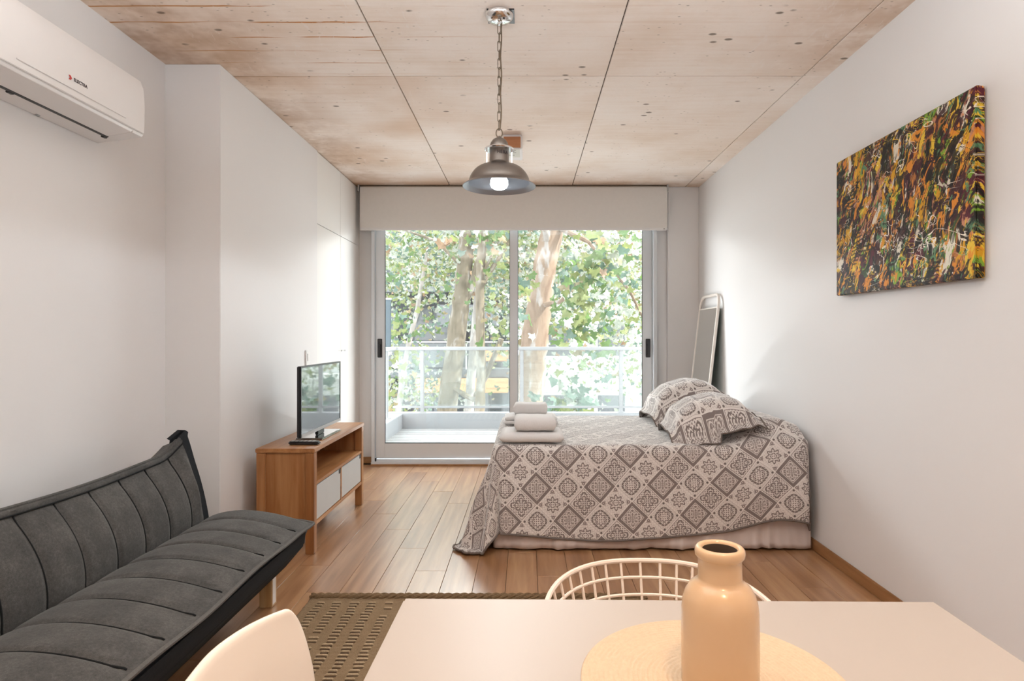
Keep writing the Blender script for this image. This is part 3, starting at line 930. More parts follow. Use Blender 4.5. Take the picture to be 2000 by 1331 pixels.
for x, y_ in ((-1.150, 2.735), (-1.150, 1.0), (-1.60, 2.735), (-1.60, 1.0)):
    l = G().box(x - .028, x + .028, y_ - .027, y_ + .027, 0, .165).build('leg', M['leg_wood'], sf, bevel=.003)
    if (x, y_) == (-1.150, 2.735):
        G().box(x + .0278, x + .0290, y_ - .018, y_ + .014, .012, .125).build('sticker', M['white_plastic'], l, smooth=False)

# ------------------------------------------------------------------ television cabinet
tc = thing('television_cabinet', 'low brown wooden television cabinet with an open shelf and two pale drawers', 'cabinet', (-1.32, 3.88, 0))
CX0, CX1, CY0, CY1, CH = -1.482, -1.165, 3.37, 4.395, .583
G().box(CX0 - .004, CX1 + .004, CY0 - .004, CY1 + .004, CH - .024, CH).build('top', M['cab_y'], tc, bevel=.003)
for x, y_ in ((CX0, CY0), (CX1 - .048, CY0), (CX0, CY1 - .048), (CX1 - .048, CY1 - .048)):
    G().box(x, x + .048, y_, y_ + .048, 0, CH - .0242).build('leg', M['cab'], tc, bevel=.003)
for y_ in (CY0 + .010, CY1 - .028): G().box(CX0 + .048, CX1 - .048, y_, y_ + .018, .15, CH - .0242).build('side_panel', M['cab'], tc, smooth=False)
G().box(CX0 + .012, CX0 + .024, CY0 + .048, CY1 - .048, .15, CH - .0242).build('back_panel', M['cab_y'], tc, smooth=False)
G().box(CX0 + .024, CX1 - .002, CY0 + .0285, CY1 - .0285, .372, .390).build('shelf', M['cab_y'], tc, bevel=.002)
G().box(CX0 + .024, CX1 - .002, CY0 + .0285, CY1 - .0285, .150, .170).build('bottom_board', M['cab_y'], tc, bevel=.002)
ym = (CY0 + CY1) / 2
G().box(CX0 + .024, CX1 - .003, ym - .009, ym + .009, .170, .372).build('divider', M['cab_y'], tc, bevel=.001)
for y0, y1 in ((CY0 + .050, ym - .012), (ym + .012, CY1 - .050)):
    gg = G()
    yc = y1
    d = gg.box(CX1 - .022, CX1 - .006, y0, y1, .174, .366).build('drawer', M['drawer'], tc, bevel=.002)
    gb = G(); gb.box(CX0 + .05, CX1 - .022, y0 + .01, y0 + .022, .18, .33); gb.box(CX0 + .05, CX1 - .022, y1 - .022, y1 - .01, .18, .33); gb.box(CX0 + .05, CX1 - .022, y0 + .022, y1 - .022, .18, .19)
    gb.build('drawer_box', M['drawer'], d, smooth=False)
    G().box(CX1 - .0065, CX1 - .0035, y1 - .035, y1 - .003, .340, .366).build('finger_notch', M['black'], d, bevel=.001)

# ------------------------------------------------------------------ television
tv = thing('television', 'flat black television with the window reflected in its screen, on the wooden cabinet', 'television', (-1.27, 3.82, CH))
TY0, TY1, TZ0, TZ1, TX = 3.435, 4.165, .627, 1.030, -1.262
G().box(TX - .040, TX - .004, TY0 + .05, TY1 - .05, TZ0 + .03, TZ1 - .06).build('back_housing', M['black'], tv, bevel=.012)
G().box(TX - .022, TX - .002, TY0, TY1, TZ0, TZ1).build('body', M['black'], tv, bevel=.004)
G().box(TX - .003, TX + .0005, TY0 + .010, TY1 - .010, TZ0 + .020, TZ1 - .010).build('screen', M['tv_screen'], tv, smooth=False)
gb = G()
gb.box(TX - .002, TX + .003, TY0, TY0 + .010, TZ0, TZ1); gb.box(TX - .002, TX + .003, TY1 - .010, TY1, TZ0, TZ1); gb.box(TX - .002, TX + .003, TY0 + .01, TY1 - .01, TZ1 - .010, TZ1)
gb.build('bezel', M['black'], tv, bevel=.001)
G().box(TX - .002, TX + .004, TY0 + .010, TY1 - .010, TZ0, TZ0 + .019).build('bottom_bezel', M['grey_plastic'], tv, bevel=.002)
G().box(TX - .028, TX - .010, 3.75, 3.87, CH + .010, TZ0 + .02).build('neck', M['black'], tv, bevel=.005)
G().box(-1.372, -1.206, 3.64, 4.01, CH + .0005, CH + .012).build('base', M['tv_screen'], tv, bevel=.005)

rm = thing('remote_control', 'black remote control lying on the cabinet in front of the television', 'remote control', (-1.26, 3.495, CH))
G().box(-1.348, -1.176, 3.475, 3.518, CH + .0005, CH + .020).build('body', M['black'], rm, bevel=.006)
for i in range(6):
    for j in range(3): G().box(-1.335 + i * .024, -1.320 + i * .024, 3.479 + j * .012, 3.487 + j * .012, CH + .0198, CH + .0218).build('button', M['grey_plastic'], rm, bevel=.001, seg=1)

# ------------------------------------------------------------------ bed, quilt, pillows, towels
BX0, BX1, BY0, BY1, BZ = -.195, 1.600, 3.44, 4.80, .585
bd = thing('bed', 'low double bed with a pale ruffled valance pushed against the right wall', 'bed', (.7, 4.1, 0))
G().box(BX0 + .04, BX1 - .01, BY0 + .04, BY1 - .03, .03, .30).build('base', M['mattress'], bd, bevel=.02)
G().box(BX0 + .012, BX1 - .004, BY0 + .012, BY1 - .012, .30, BZ - .012).build('mattress', M['mattress'], bd, bevel=.05, seg=4)
def skirt():
    gg = G(); path = []
    for k in range(190):
        t = k / 189; path.append((BX1 - .004 + (BX0 + .02 - BX1 + .004) * t, BY0 + .015, 0, -1))
    for k in range(110):
        t = k / 109; path.append((BX0 + .02, BY0 + .015 + (BY1 - BY0 - .03) * t, -1, 0))
    def fn(u, v):
        i = min(len(path) - 1, int(round(u * (len(path) - 1)))); x, y_, nx, ny = path[i]
        s_ = u * 9
        fold = (nz(s_ * 1.9, 3.1) * .030 + abs(nz(s_ * 4.5, 8.0)) ** 1.5 * .03 + nz(s_ * 11, 1, v * 2) * .006) * (v ** 1.1)
        z = .34 - (.328 + nz(s_ * 3, 5) * .007) * v
        z = max(.004, z)
        dd = .006 + fold + .012 * v
        return (x + nx * dd, y_ + ny * dd, z)
    gg.grid(fn, len(path), 12)
    return gg
skirt().build('valance', M['skirt'], bd, angle=60, solid=.002)

def hump(x, y_):
    """spare pillows under the head end of the quilt"""
    return .135 * sstep(1.10, 1.42, x) * (1 - .30 * sstep(1.47, 1.60, x)) * (sstep(3.38, 3.62, y_) * (1 - .6 * sstep(4.5, 4.8, y_))) 
QL, QF, QB, QH = .66, .482, .40, .16         # overhang: foot, front, back, head
NA, NB = 150, 150
LA, LB = BX1 - BX0, BY1 - BY0
RR = .045
def over(t, flare):
    """horizontal, vertical travel of cloth t past the point where the edge starts to round"""
    q = RR * pi / 2
    if t <= 0: return 0, 0
    if t < q: return RR * sin(t / RR), RR * (1 - cos(t / RR))
    return RR + (t - q) * flare, RR + (t - q) * sqrt(1 - flare * flare)
def quilt_pt(a, b2):
    """a along the bed (0 = foot edge), b2 across (0 = front edge), in cloth metres"""
    x0, y0, x1, y1 = BX0 + RR, BY0 + RR - .02, BX1 - RR + .028, BY1 - RR
    ca, cb = min(max(a, RR), LA - RR), min(max(b2, RR), LB - RR)
    da, db = (RR - a if a < RR else 0), (RR - b2 if b2 < RR else 0)
    ea, eb = (a - (LA - RR) if a > LA - RR else 0), (b2 - (LB - RR) if b2 > LB - RR else 0)
    x, y_ = BX0 + ca, BY0 + cb
    z = BZ + hump(x, y_) + nz(x * 5, y_ * 5) * .004
    if ea > 0:
        h, v = over(ea, .02)
        h = min(h, .03)
        h2, v2 = over(max(da * 0, db), .06)
        v = min(v, .5)
        if db > 0:
            th = atan2(db, ea); rho = hypot(ea, db); h, v = over(rho, .03)
            return (x + min(h * cos(th), .026), y_ - h * sin(th) * 1.2, max(.02, z - v))
        return (x + h * .9, y_ + 0, z - v)
    if da == 0 and db == 0 and eb == 0: return (x, y_, z)
    if eb > 0:
        if da > 0:
            th = atan2(eb, da); rho = hypot(da, eb); h, v = over(rho, .22)
            return (x - h * cos(th), y_ + h * sin(th), max(.02, z - v))
        h, v = over(eb, .05); return (x, y_ + h, z - v)
    if da > 0 and db > 0:
        th = atan2(db, da); rho = hypot(da, db)
        fl = .24 * cos(th) ** 2 + .08 * sin(th) ** 2 + .06 * sin(2 * th)
        h, v = over(rho, fl)
        wv = sstep(.1, .5, rho)
        h += (.040 * cos(th * 6 - .6) + .015 * nz(th * 6, rho * 4)) * wv
        zz_ = z - v
        if zz_ < .014:
            h += (.014 - zz_) * .15; zz_ = .014 + .012 * abs(nz(th * 9, rho * 7))
        return (x - h * cos(th), y_ - h * sin(th), zz_)
    if da > 0:
        h, v = over(da, .24); wv = sstep(.08, .45, da)
        h += (.022 * sin(b2 * 9 + 1) + .02 * nz(b2 * 4, da * 2)) * wv
        return (x - h, y_, max(.014, z - v))
    h, v = over(db, .07 + .05 * sstep(1.3, 1.7, a)); wv = sstep(.1, .45, db)
    h += (.016 * nz(a * 3.2, 4.4) + .012 * sin(a * 7.3 + 1.4) + .006 * nz(a * 11, db * 3)) * wv
    h += .03 * sstep(1.05, 1.55, a) * sin(pi * min(1, db / .5)) 
    lift = .05 * sstep(.0, .25, a) * (1 - sstep(.25, .6, a)) * 0 - .012 * sin(a * 3.3) * wv
    return (x, y_ - h, z - v + lift)
a_vals = [-QL + (LA + QL + QH) * i / NA for i in range(NA + 1)]
b_vals = [-QF + (LB + QF + QB) * j / NB for j in range(NB + 1)]
def front_hem(a):
    """the cloth hem wanders: how far the front overhang is cut short or long"""
    return .015 * sin(a * 2.6 + .5) - .022 * sstep(1.1, 1.7, a) - .028 * (1 - sstep(0, .5, abs(a - .12)))
qg = G(); quv = []
for a in a_vals:
    for b2 in b_vals:
        bb = b2 if b2 > 0 else b2 * (1 + front_hem(a) / QF)
        # the quilt lies a touch askew
        qg.v.append(quilt_pt(a, bb)); quv.append((a + bb * .035 + .02, bb - a * .03 + .045))
qg.uv = quv
for i in range(NA):
    for j in range(NB):
        k = i * (NB + 1) + j
        qg.face((k, k + NB + 1, k + NB + 2, k + 1))
qt = tag(qg.build('quilt', M['quilt'], None, uv=True, origin=(.7, 4.1, BZ), angle=180, solid=.006),
         'grey and beige tile-patterned quilt spread over the bed and hanging to the floor', 'quilt')
qt['_at'] = [.7, 4.1, BZ]
hem = [qg.v[i * (NB + 1)] for i in range(NA, -1, -1)] + [qg.v[j] for j in range(1, NB + 1)] + [qg.v[i * (NB + 1) + NB] for i in range(1, NA + 1)]
G().tube(hem, .0062, 7).build('binding', M['binding'], qt)
G().tube([qg.v[NA * (NB + 1) + j] for j in range(NB + 1)], .0062, 7).build('binding', M['binding'], qt)

def pillow(name, label, cx, cy, cz, lx, ly, th, tilt, roll, yaw):
    gg = G(); fl = .84
    def prof(u):
        return max(0.0, 1 - (abs(u) / fl) ** 2.6) ** .62 if abs(u) < fl else 0.0
    mt = Matrix.Translation((cx, cy, cz)) @ Matrix.Rotation(yaw, 4, 'Z') @ Matrix.Rotation(tilt, 4, 'Y') @ Matrix.Rotation(roll, 4, 'X')
    def side(sgn):
        def fn(u, v):
            p, q = u * 2 - 1, v * 2 - 1
            t = prof(p) * prof(q) * th * (1.0 if sgn > 0 else .62)
            # rounded pinch on the sides
            px_ = p * (1 - .05 * (1 - q * q) * 0)
            x, y_ = px_ * lx / 2, q * ly / 2
            z = sgn * (t + .0025)
            edge = max(abs(p), abs(q))
            wob = nz(p * 3 + cx * 9, q * 3 + cy * 5) * .022 * sstep(.75, 1.0, edge) + nz(p * 5, q * 5 + cx) * .007
            droop = -.10 * sstep(.55, 1.0, abs(q)) * (.5 + .5 * (p < 0)) - .03 * sstep(.8, 1, abs(p))
            return mt @ Vector((x, y_, z + wob + droop))
        return fn
    uvf = lambda u, v: (u * lx + .05, v * ly + .03)
    gg.grid(side(1), 44, 52, uvfn=uvf)
    k = len(gg.v)
    gg.grid(side(-1), 44, 52, uvfn=uvf)
    # close the rim
    def idx(i, j, o_): return o_ + i * 52 + j
    rim_ = [(i, 0) for i in range(44)] + [(43, j) for j in range(1, 52)] + [(i, 51) for i in range(42, -1, -1)] + [(0, j) for j in range(50, 0, -1)]
    for m_ in range(len(rim_)):
        a, b2 = rim_[m_], rim_[(m_ + 1) % len(rim_)]
        gg.face((idx(*a, 0), idx(*b2, 0), idx(*b2, k), idx(*a, k)))
    o_ = gg.build(name, M['sham'], None, uv=True, origin=(cx, cy, cz), angle=180)
    o_['_at'] = [cx, cy, cz]
    tag(o_, label, 'pillow', 'quilted pillows on the bed')
    top = gg.v[:k]
    G().tube([top[i * 52 + j] for i, j in rim_], .0042, 6, closed=True).build('binding', M['binding'], o_)
    return o_
pillow('pillow', 'tile-patterned pillow nearest the room, its flange lifting off the quilt', 1.10, 3.765, .712, .53, .60, .128, radians(-11), radians(2), radians(-3))
pillow('pillow', 'tile-patterned pillow farther back, beside the leaning mirror', 1.115, 4.43, .742, .55, .64, .142, radians(-15), radians(-2), radians(2))

def folded_towel(label, x, y0, z0, wx, dy, h, layers, yaw=0, grp='folded white towels on the bed'):
    """folded cloth: rounded fold to the front, open layers behind"""
    cy = y0 + dy / 2
    root = thing('towel', label, 'towel', (x, cy, z0), grp)
    mt = Matrix.Translation((x, cy, z0)) @ Matrix.Rotation(yaw, 4, 'Z') @ Matrix.Translation((-x, -cy, -z0))
    lh = h / layers
    def layer(i):
        gg = G(); n_u, n_v = 22, 22
        sx, sdy = wx * (1 - .015 * i), dy * (1 - .02 * ((i * 7) % 3))
        def fn(u, v):
            # v runs along x; u round the section (superellipse in y, z)
            a = 2 * pi * u; e = 2 / 5.5 if layers > 1 else 2 / 3.6
            cs, sn = cos(a), sin(a)
            yy2 = (abs(cs) ** e) * (1 if cs > 0 else -1) * sdy / 2
            zz2 = (abs(sn) ** e) * (1 if sn > 0 else -1) * lh / 2
            xr = (v * 2 - 1)
            pin = max(0.0, 1 - abs(xr) ** 9) ** .22
            pin = .58 + .42 * pin if 0 < v < 1 else .40
            wx_ = nz(xr * 2.5 + i * 5, x * 5, u * 2) * .004
            sag = -.006 * xr * xr * (1 if i == layers - 1 else .4)
            return mt @ Vector((x + xr * sx / 2, cy + yy2 * (.97 + .03 * pin) + wx_, z0 + lh * (i + .5) + zz2 * pin + wx_ * .7 + sag * (i > 0)))
        gg.grid(fn, n_u, n_v, closed_u=True)
        gg.face([j * n_v for j in range(n_u)]); gg.face([j * n_v + n_v - 1 for j in reversed(range(n_u))])
        return gg
    for i in range(layers):
        layer(i).build('fold', M['towel'], root, angle=60)
    return root
TZ = BZ + .007
folded_towel('large folded white bath towel at the front edge of the bed', .03, 3.46, TZ, .362, .27, .064, 1)
folded_towel('thick folded white hand towel on top of the front bath towel', .049, 3.475, TZ + .065, .238, .19, .086, 1, .02)
folded_towel('folded white bath towel with open edges, behind the front stack', .030, 4.20, TZ, .365, .24, .064, 2, .03)
folded_towel('small folded white towel topping the back stack by the window', .030, 4.22, TZ + .066, .235, .17, .078, 1, -.03)

# ------------------------------------------------------------------ leaning mirror
mr = thing('standing_mirror', 'tall narrow mirror in a pale rounded frame leaning on the wall behind the bed', 'mirror', (1.5, 5.3, 0))
def mp(t, h, off=0):
    """t across (0 near, 1 far), h height along the mirror"""
    return Vector((1.425 + .112 * h - off, 5.075 + .53 * t + .0 * h, h))
hoop = []
R_ = .09
for k in range(9):
    a = pi / 2 * k / 8; hoop.append(mp(R_ / .53 * (1 - cos(a)), 1.46 + R_ * sin(a)))
hoop2 = []
for k in range(9):
    a = pi / 2 * k / 8; hoop2.append(mp(1 - R_ / .53 * (1 - cos(pi / 2 - a)), 1.46 + R_ * sin(pi / 2 - a)))
G().tube([mp(0, .012)] + [mp(0, z_) for z_ in (.4, .9, 1.3)] + hoop + hoop2 + [mp(1, z_) for z_ in (1.3, .9, .4, .012)], .0125, 10).build('frame', M['mirror_frame'], mr)
G().tube([mp(0, 1.44), mp(1, 1.44)], .007, 8).build('cross_bar', M['mirror_frame'], mr)
gg = G()
c_ = [mp(.03, .06, .006), mp(.97, .06, .006), mp(.97, 1.435, .006), mp(.03, 1.435, .006)]
d_ = [p_ + Vector((.003, 0, 0)) for p_ in c_]
gg.v += [tuple(p_) for p_ in c_ + d_]; gg.face((0, 1, 2, 3)); gg.face((7, 6, 5, 4))
for j in range(4): gg.face((j, (j + 1) % 4, 4 + (j + 1) % 4, 4 + j))
gg.build('glass', M['mirror'], mr, smooth=False)
gg = G()
c_ = [mp(.02, .05, -.000), mp(.98, .05, -.000), mp(.98, 1.44, -.000), mp(.02, 1.44, -.000)]
d_ = [p_ + Vector((.008, 0, 0)) for p_ in c_]
gg.v += [tuple(p_) for p_ in c_ + d_]; gg.face((0, 1, 2, 3)); gg.face((7, 6, 5, 4))
for j in range(4): gg.face((j, (j + 1) % 4, 4 + (j + 1) % 4, 4 + j))
gg.build('backing_board', M['mirror_back'], mr, smooth=False)
# ------------------------------------------------------------------ dining table, place mat, vase
tb = thing('dining_table', 'white dining table with a thin top in the foreground', 'table', (.24, .55, 0))
tm = Matrix.Translation((.241, 1.0497, 0)) @ Matrix.Rotation(radians(-.9), 4, 'Z')
G().box(-.4515, .4515, -1.15, 0, .727, .75).move(tm).build('tabletop', M['table'], tb, bevel=.004)
for x, y_ in ((-.415, -.05), (.39, -.05), (-.415, -1.1), (.39, -1.1)):
    G().box(x, x + .04, y_ - .02, y_ + .02, 0, .727).move(tm).build('leg', M['table'], tb, bevel=.004)

pm = thing('placemat', 'round coiled pale straw placemat under the vase', 'placemat', (.245, .795, .75))
MX, MY, MRAD = .243, .795, .172
prof = [(.001, .7515)]
nr = 27
for k in range(nr):
    r0, r1 = MRAD * k / nr, MRAD * (k + 1) / nr
    for t in (.12, .35, .65, .88): prof.append((r0 + (r1 - r0) * t, .7512 + .0030 * sin(pi * t) ** .6))
prof += [(MRAD, .7515), (MRAD, .7502), (.001, .7502)]
G().lathe(prof, MX, MY, 96).build('coil', M['mat'], pm, angle=75)

vs_ = thing('vase', 'tan glazed bottle vase with a narrow neck standing on the straw placemat', 'vase', (.243, .77, .755))
VX, VY = .2425, .77
zb = .7545
outer = [(.0, zb), (.040, zb), (.0445, zb + .003), (.0468, zb + .012), (.0473, zb + .045), (.0470, zb + .085), (.0467, zb + .103), (.0455, zb + .114), (.0425, zb + .124), (.0375, zb + .1325), (.0315, zb + .1375),
         (.0278, zb + .1400), (.0268, zb + .1435), (.0266, zb + .158), (.0266, zb + .1675), (.0280, zb + .1685), (.0300, zb + .1710), (.0306, zb + .1750), (.0300, zb + .1790), (.0280, zb + .1815), (.0250, zb + .1822), (.0225, zb + .1808), (.0213, zb + .178)]
G().lathe(outer, VX, VY, 64).build('body', M['vase'], vs_, angle=60)
G().lathe([(.0213, zb + .178), (.0212, zb + .14), (.036, zb + .11), (.040, zb + .02), (0, zb + .01)], VX, VY, 40).build('lining', M['vase_dark'], vs_)

# ------------------------------------------------------------------ white shell chair, lower left
ch = thing('shell_chair', 'white moulded shell chair drawn up to the left side of the table', 'chair', (-.16, .69, 0))
def shell(u, v):
    """v 0 = front edge of the seat, 1 = top of the back; u -1..1 across (world y)"""
    if v < .46:
        t = v / .46; x = .16 - .42 * t; z = .455 - .012 * sin(pi * t) + .004
    elif v < .60:
        t = (v - .46) / .14; a = t * radians(78); x = -.26 - .085 * sin(a); z = .459 + .085 * (1 - cos(a))
    else:
        t = (v - .60) / .40; x = -.343 - .090 * t + .020 * t * t; z = .526 + .309 * t
    if v < .46: w = .205 - .02 * (1 - v / .46) ** 2 - .06 * sstep(.28, .46, v)
    elif v < .62: w = .145 - .008 * sin(pi * (v - .46) / .16)
    else:
        t = (v - .62) / .38; w = .145 + .066 * sstep(0, .62, t) - .010 * sstep(.7, 1, t)
    if v > .93:
        k = (v - .93) / .07; w *= sqrt(max(0, 1 - (k * .55) ** 2.6))
    if v < .06: w *= sqrt(max(0, 1 - ((.06 - v) / .06 * .6) ** 2))
    y_ = u * w
    curv = .016 * (abs(u) ** 2) * (sstep(.58, .8, v))
    z -= .030 * abs(u) ** 1.5 * sstep(.8, 1, v)
    return Vector((x + curv + .062, .672 + y_, z + .019 * sstep(.6, 1, v)))
gg = G(); gg.grid(lambda a, b2: shell(a * 2 - 1, b2), 29, 60)
gg.build('shell', M['chair_white'], ch, angle=180, solid=.010, subsurf=1)
for sx, sy in ((-.12, -.13), (-.12, .13), (.10, -.15), (.10, .15)):
    G().tube([(-.16 + sx * .5 + .02, .69 + sy * .5, .446), (-.16 + sx * 1.45, .69 + sy * 1.4, 0.0)], [.010, .009], 10).build('leg', M['chrome'], ch)
G().lathe([(.0, .44), (.07, .442), (.07, .448), (0, .449)], -.13, .69, 20).build('hub', M['chrome'], ch)

# ------------------------------------------------------------------ white wire chair across the table
wc = thing('wire_chair', 'pale wire basket chair on the far side of the table', 'chair', (.245, 1.12, 0))
WX, WY = .247, 1.075
def ring_pt(ang, lvl):
    """ang 0..pi sweeps the back from right to left; lvl 0 = rim, 1 = seat"""
    a = .215 - .055 * lvl ** .9; b2 = .262 - .085 * lvl
    z = .712 - .262 * lvl
    dz = -.020 * (1 - sin(ang)) ** 1.5 * (1 - lvl)
    e = 2 / 2.3
    cx_, sx_ = cos(ang), sin(ang)
    return Vector((WX + a * abs(cx_) ** e * (1 if cx_ > 0 else -1), WY + b2 * abs(sx_) ** e, z + dz))
rimp = [ring_pt(radians(-0) + pi * k / 40, 0) for k in range(41)]
# the rim runs on forward and down into the seat edge
fr_l = [Vector((WX - .214, WY - .05, .672)), Vector((WX - .205, WY - .12, .60)), Vector((WX - .19, WY - .17, .50)), Vector((WX - .17, WY - .185, .452))]
fr_r = [Vector((WX + .214, WY - .05, .672)), Vector((WX + .205, WY - .12, .60)), Vector((WX + .19, WY - .17, .50)), Vector((WX + .17, WY - .185, .452))]
G().tube(list(reversed(fr_r)) + rimp + fr_l, .0052, 8).build('rim', M['wire_white'], wc)
for lvl in (.125, .25, .39, .54, .70, .86, 1.0):
    G().tube([ring_pt(pi * k / 40, lvl) for k in range(41)], .0033, 7).build('hoop', M['wire_white'], wc)
for k in range(1, 20):
    ang = pi * k / 20
    G().tube([ring_pt(ang, l / 8) + Vector((0, 0, .0)) for l in range(9)], .0030, 6).build('wire', M['wire_white'], wc)
for k in range(7):
    x = WX - .15 + .05 * k
    yb_ = WY + .175 * sqrt(max(0, 1 - ((x - WX) / .17) ** 2))
    G().tube([(x, WY - .185, .452), (x, WY, .446), (x, yb_, .450)], .003, 6).build('seat_wire', M['wire_white'], wc)
G().tube([(WX - .17, WY - .185, .452), (WX + .17, WY - .185, .452)], .005, 8).build('seat_edge', M['wire_white'], wc)
for k in range(6):
    y_ = WY - .14 + .055 * k
    G().tube([(WX - .165, y_, .449), (WX + .165, y_, .449)], .003, 6).build('seat_wire', M['wire_white'], wc)
for sx, sy in ((-1, -1), (1, -1), (-1, 1), (1, 1)):
    G().tube([(WX + sx * .12, WY + sy * .12, .447), (WX + sx * .19, WY + sy * .20, 0)], .008, 8).build('leg', M['wire_white'], wc)

# ------------------------------------------------------------------ jute rug
rg = thing('jute_rug', 'coarse woven brown jute rug on the floor beside the table', 'rug', (-.4, 2.15, 0))
RX0, RX1, RY0, RY1 = -.985, .55, 1.50, 2.815
def rugtop(u, v):
    x = RX0 + (RX1 - RX0) * u; y_ = RY0 + (RY1 - RY0) * v
    z = .0085 + .0018 * sin(x * 2 * pi / .010) * sin(y_ * 2 * pi / .012) + nz(x * 30, y_ * 30) * .0015
    x += .004 * nz(y_ * 40, u) if u < .01 else 0
    if u in (0.0, 1.0) or v in (0.0, 1.0): z = .001
    return (x, y_, z)
G().grid(rugtop, 150, 160).build('weave', M['rug'], rg, angle=180)
lo, ho = G(), G()
random.seed(3)
for c in range(14):
    xc = RX0 + .068 + c * .0775
    y_ = RY0 + .02
    while y_ < RY1 - .05:
        if random.random() > .07 and y_ > 1.7:
            wd_ = .018 + random.uniform(-.003, .003); xo = xc + random.uniform(-.005, .005)
            lo.tube([(xo - wd_, y_ + .001, .0095), (xo - wd_ * .8, y_, .0115), (xo + wd_ * .8, y_, .0115), (xo + wd_, y_ - .001, .0095)], [.0030, .0040, .0040, .0030], 6)
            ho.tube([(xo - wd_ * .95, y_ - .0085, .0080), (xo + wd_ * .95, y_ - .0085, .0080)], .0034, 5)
        y_ += .0265
l_ = lo.build('raised_loops', M['rug_loop'], rg); l_['kind'] = 'stuff'
h_ = ho.build('gap_shade', M['rug_hole'], rg); h_['kind'] = 'stuff'  # dark strands paint the shade in the gaps between loops
for off, ph, zz2, dy in ((0, 0, .011, .0), (0, pi, .011, .0), (0, pi / 2, .012, -.014), (0, 3 * pi / 2, .012, -.014)):
    pts = [(RX0 + (RX1 - RX0) * k / 240, RY1 + dy + .007 * sin(k * .55 + ph), zz2 + .005 * cos(k * .55 + ph)) for k in range(241)]
    G().tube(pts, .0075, 6).build('braid', M['rug_edge'], rg)

# ------------------------------------------------------------------ balcony
dz = .10
bs = struct(G().box(-1.70, 2.6, YB + .15, 7.55, -.10, dz - .022).build('balcony_slab', M['curb'], smooth=False))
y_ = YB + .17
while y_ < 7.28:
    G().box(-1.50, 2.55, y_, y_ + .092, dz - .022, dz + random.uniform(-.001, .001)).build('plank', M['deck'], bs, bevel=.003)
    y_ += .099
cb = struct(G().box(-1.66, 2.6, 7.30, 7.46, dz - .02, .285).build('trim_2', M['curb'], bevel=.006), 'white curb along the outer edge of the balcony')
G().box(-1.66, -1.47, YB + .15, 7.30, dz - .02, .275).build('side_curb', M['curb'], cb, bevel=.006)
rlg = thing('balcony_railing', 'white metal balcony railing with glass panels and a flat handrail', 'railing', (0, 7.38, .285))
posts = (-1.25, -.055, 1.135, 2.32)
for x in posts:
    p_ = G().box(x - .022, x + .022, 7.36, 7.40, .285, 1.03).build('post', M['rail'], rlg, bevel=.003)
    G().box(x - .04, x + .04, 7.34, 7.42, .285, .291).build('base_plate', M['grey_plastic'], p_, bevel=.002)
p_ = G().box(-1.60, -1.55, 6.86, 6.91, .275, 1.03).build('post', M['rail'], rlg, bevel=.003)
G().box(-1.625, -1.525, 6.835, 6.935, .275, .283).build('base_plate', M['grey_plastic'], p_, bevel=.002)
G().box(-1.62, 2.6, 7.35, 7.41, 1.03, 1.072).build('handrail', M['rail'], rlg, bevel=.006)
G().box(-1.61, -1.55, YB + .16, 7.35, 1.03, 1.072).build('side_handrail', M['rail'], rlg, bevel=.006)
G().box(-1.60, 2.6, 7.365, 7.395, .335, .362).build('bottom_rail', M['rail'], rlg, bevel=.004)
edges = [-1.56] + list(posts) + [2.6]
for x0, x1 in zip(edges[:-1], edges[1:]):
    if x1 - x0 > .1: G().box(x0 + .024, x1 - .024, 7.376, 7.384, .362, 1.028).build('pane', M['rail_glass'], rlg, smooth=False)
G().box(-1.577, -1.571, YB + .2, 6.85, .36, 1.028).build('pane', M['rail_glass'], rlg, smooth=False)
ps = thing('privacy_screen', 'narrow blue-grey screen panel standing at the left end of the balcony', 'screen', (-1.59, 7.2, .285))
G().box(-1.625, -1.565, 7.08, 7.11, 1.075, 1.62).build('panel', M['steelblue'], ps, bevel=.003)
G().box(-1.63, -1.56, 7.075, 7.115, 1.62, 1.64).build('cap', M['rail'], ps, bevel=.003)

struct(G().box(-1.9, 2.9, YB + .15, 6.45, 2.78, 2.95).build('balcony_ceiling', M['curb'], smooth=False))
struct(G().box(2.62, 2.8, YB + .15, 7.6, -.1, 5.4).build('wall_sun_block', M['curb'], smooth=False))  # unseen wall added, and made tall, to keep the sun off the deck
# ------------------------------------------------------------------ street side: ground, buildings, trees
GZ = -4.2
struct(G().box(-40, 40, 8.2, 70, GZ - .3, GZ).build('street_ground', M['asphalt'], smooth=False))
ba = thing('apartment_building', 'dark grey apartment building with balconies across the street', 'building', (-4.5, 24, GZ))
B0, B1, BYF = -11.0, -.55, 22.5
G().box(B0, B1, BYF, BYF + 8, GZ, 7.0).build('wall', M['build_dark'], ba, smooth=False)
for fz in (-3.0, .05, 3.0, 5.8):
    G().box(B0, B1 + .1, BYF - 1.3, BYF, fz - .28, fz).build('floor_slab', M['build_mid'], ba, bevel=.02)
    for k in range(5):
        x0 = B0 + .7 + k * 2.05
        w_ = G().box(x0, x0 + 1.5, BYF - .05, BYF + .02, fz + .1, fz + 2.2).build('window', M['build_mid'], ba, bevel=.01)
        G().box(x0 + .07, x0 + .72, BYF - .07, BYF - .04, fz + .16, fz + 2.12).build('pane', M['build_glass'], w_, smooth=False)
        G().box(x0 + .78, x0 + 1.43, BYF - .07, BYF - .04, fz + .16, fz + 2.12).build('pane', M['build_glass'], w_, smooth=False)
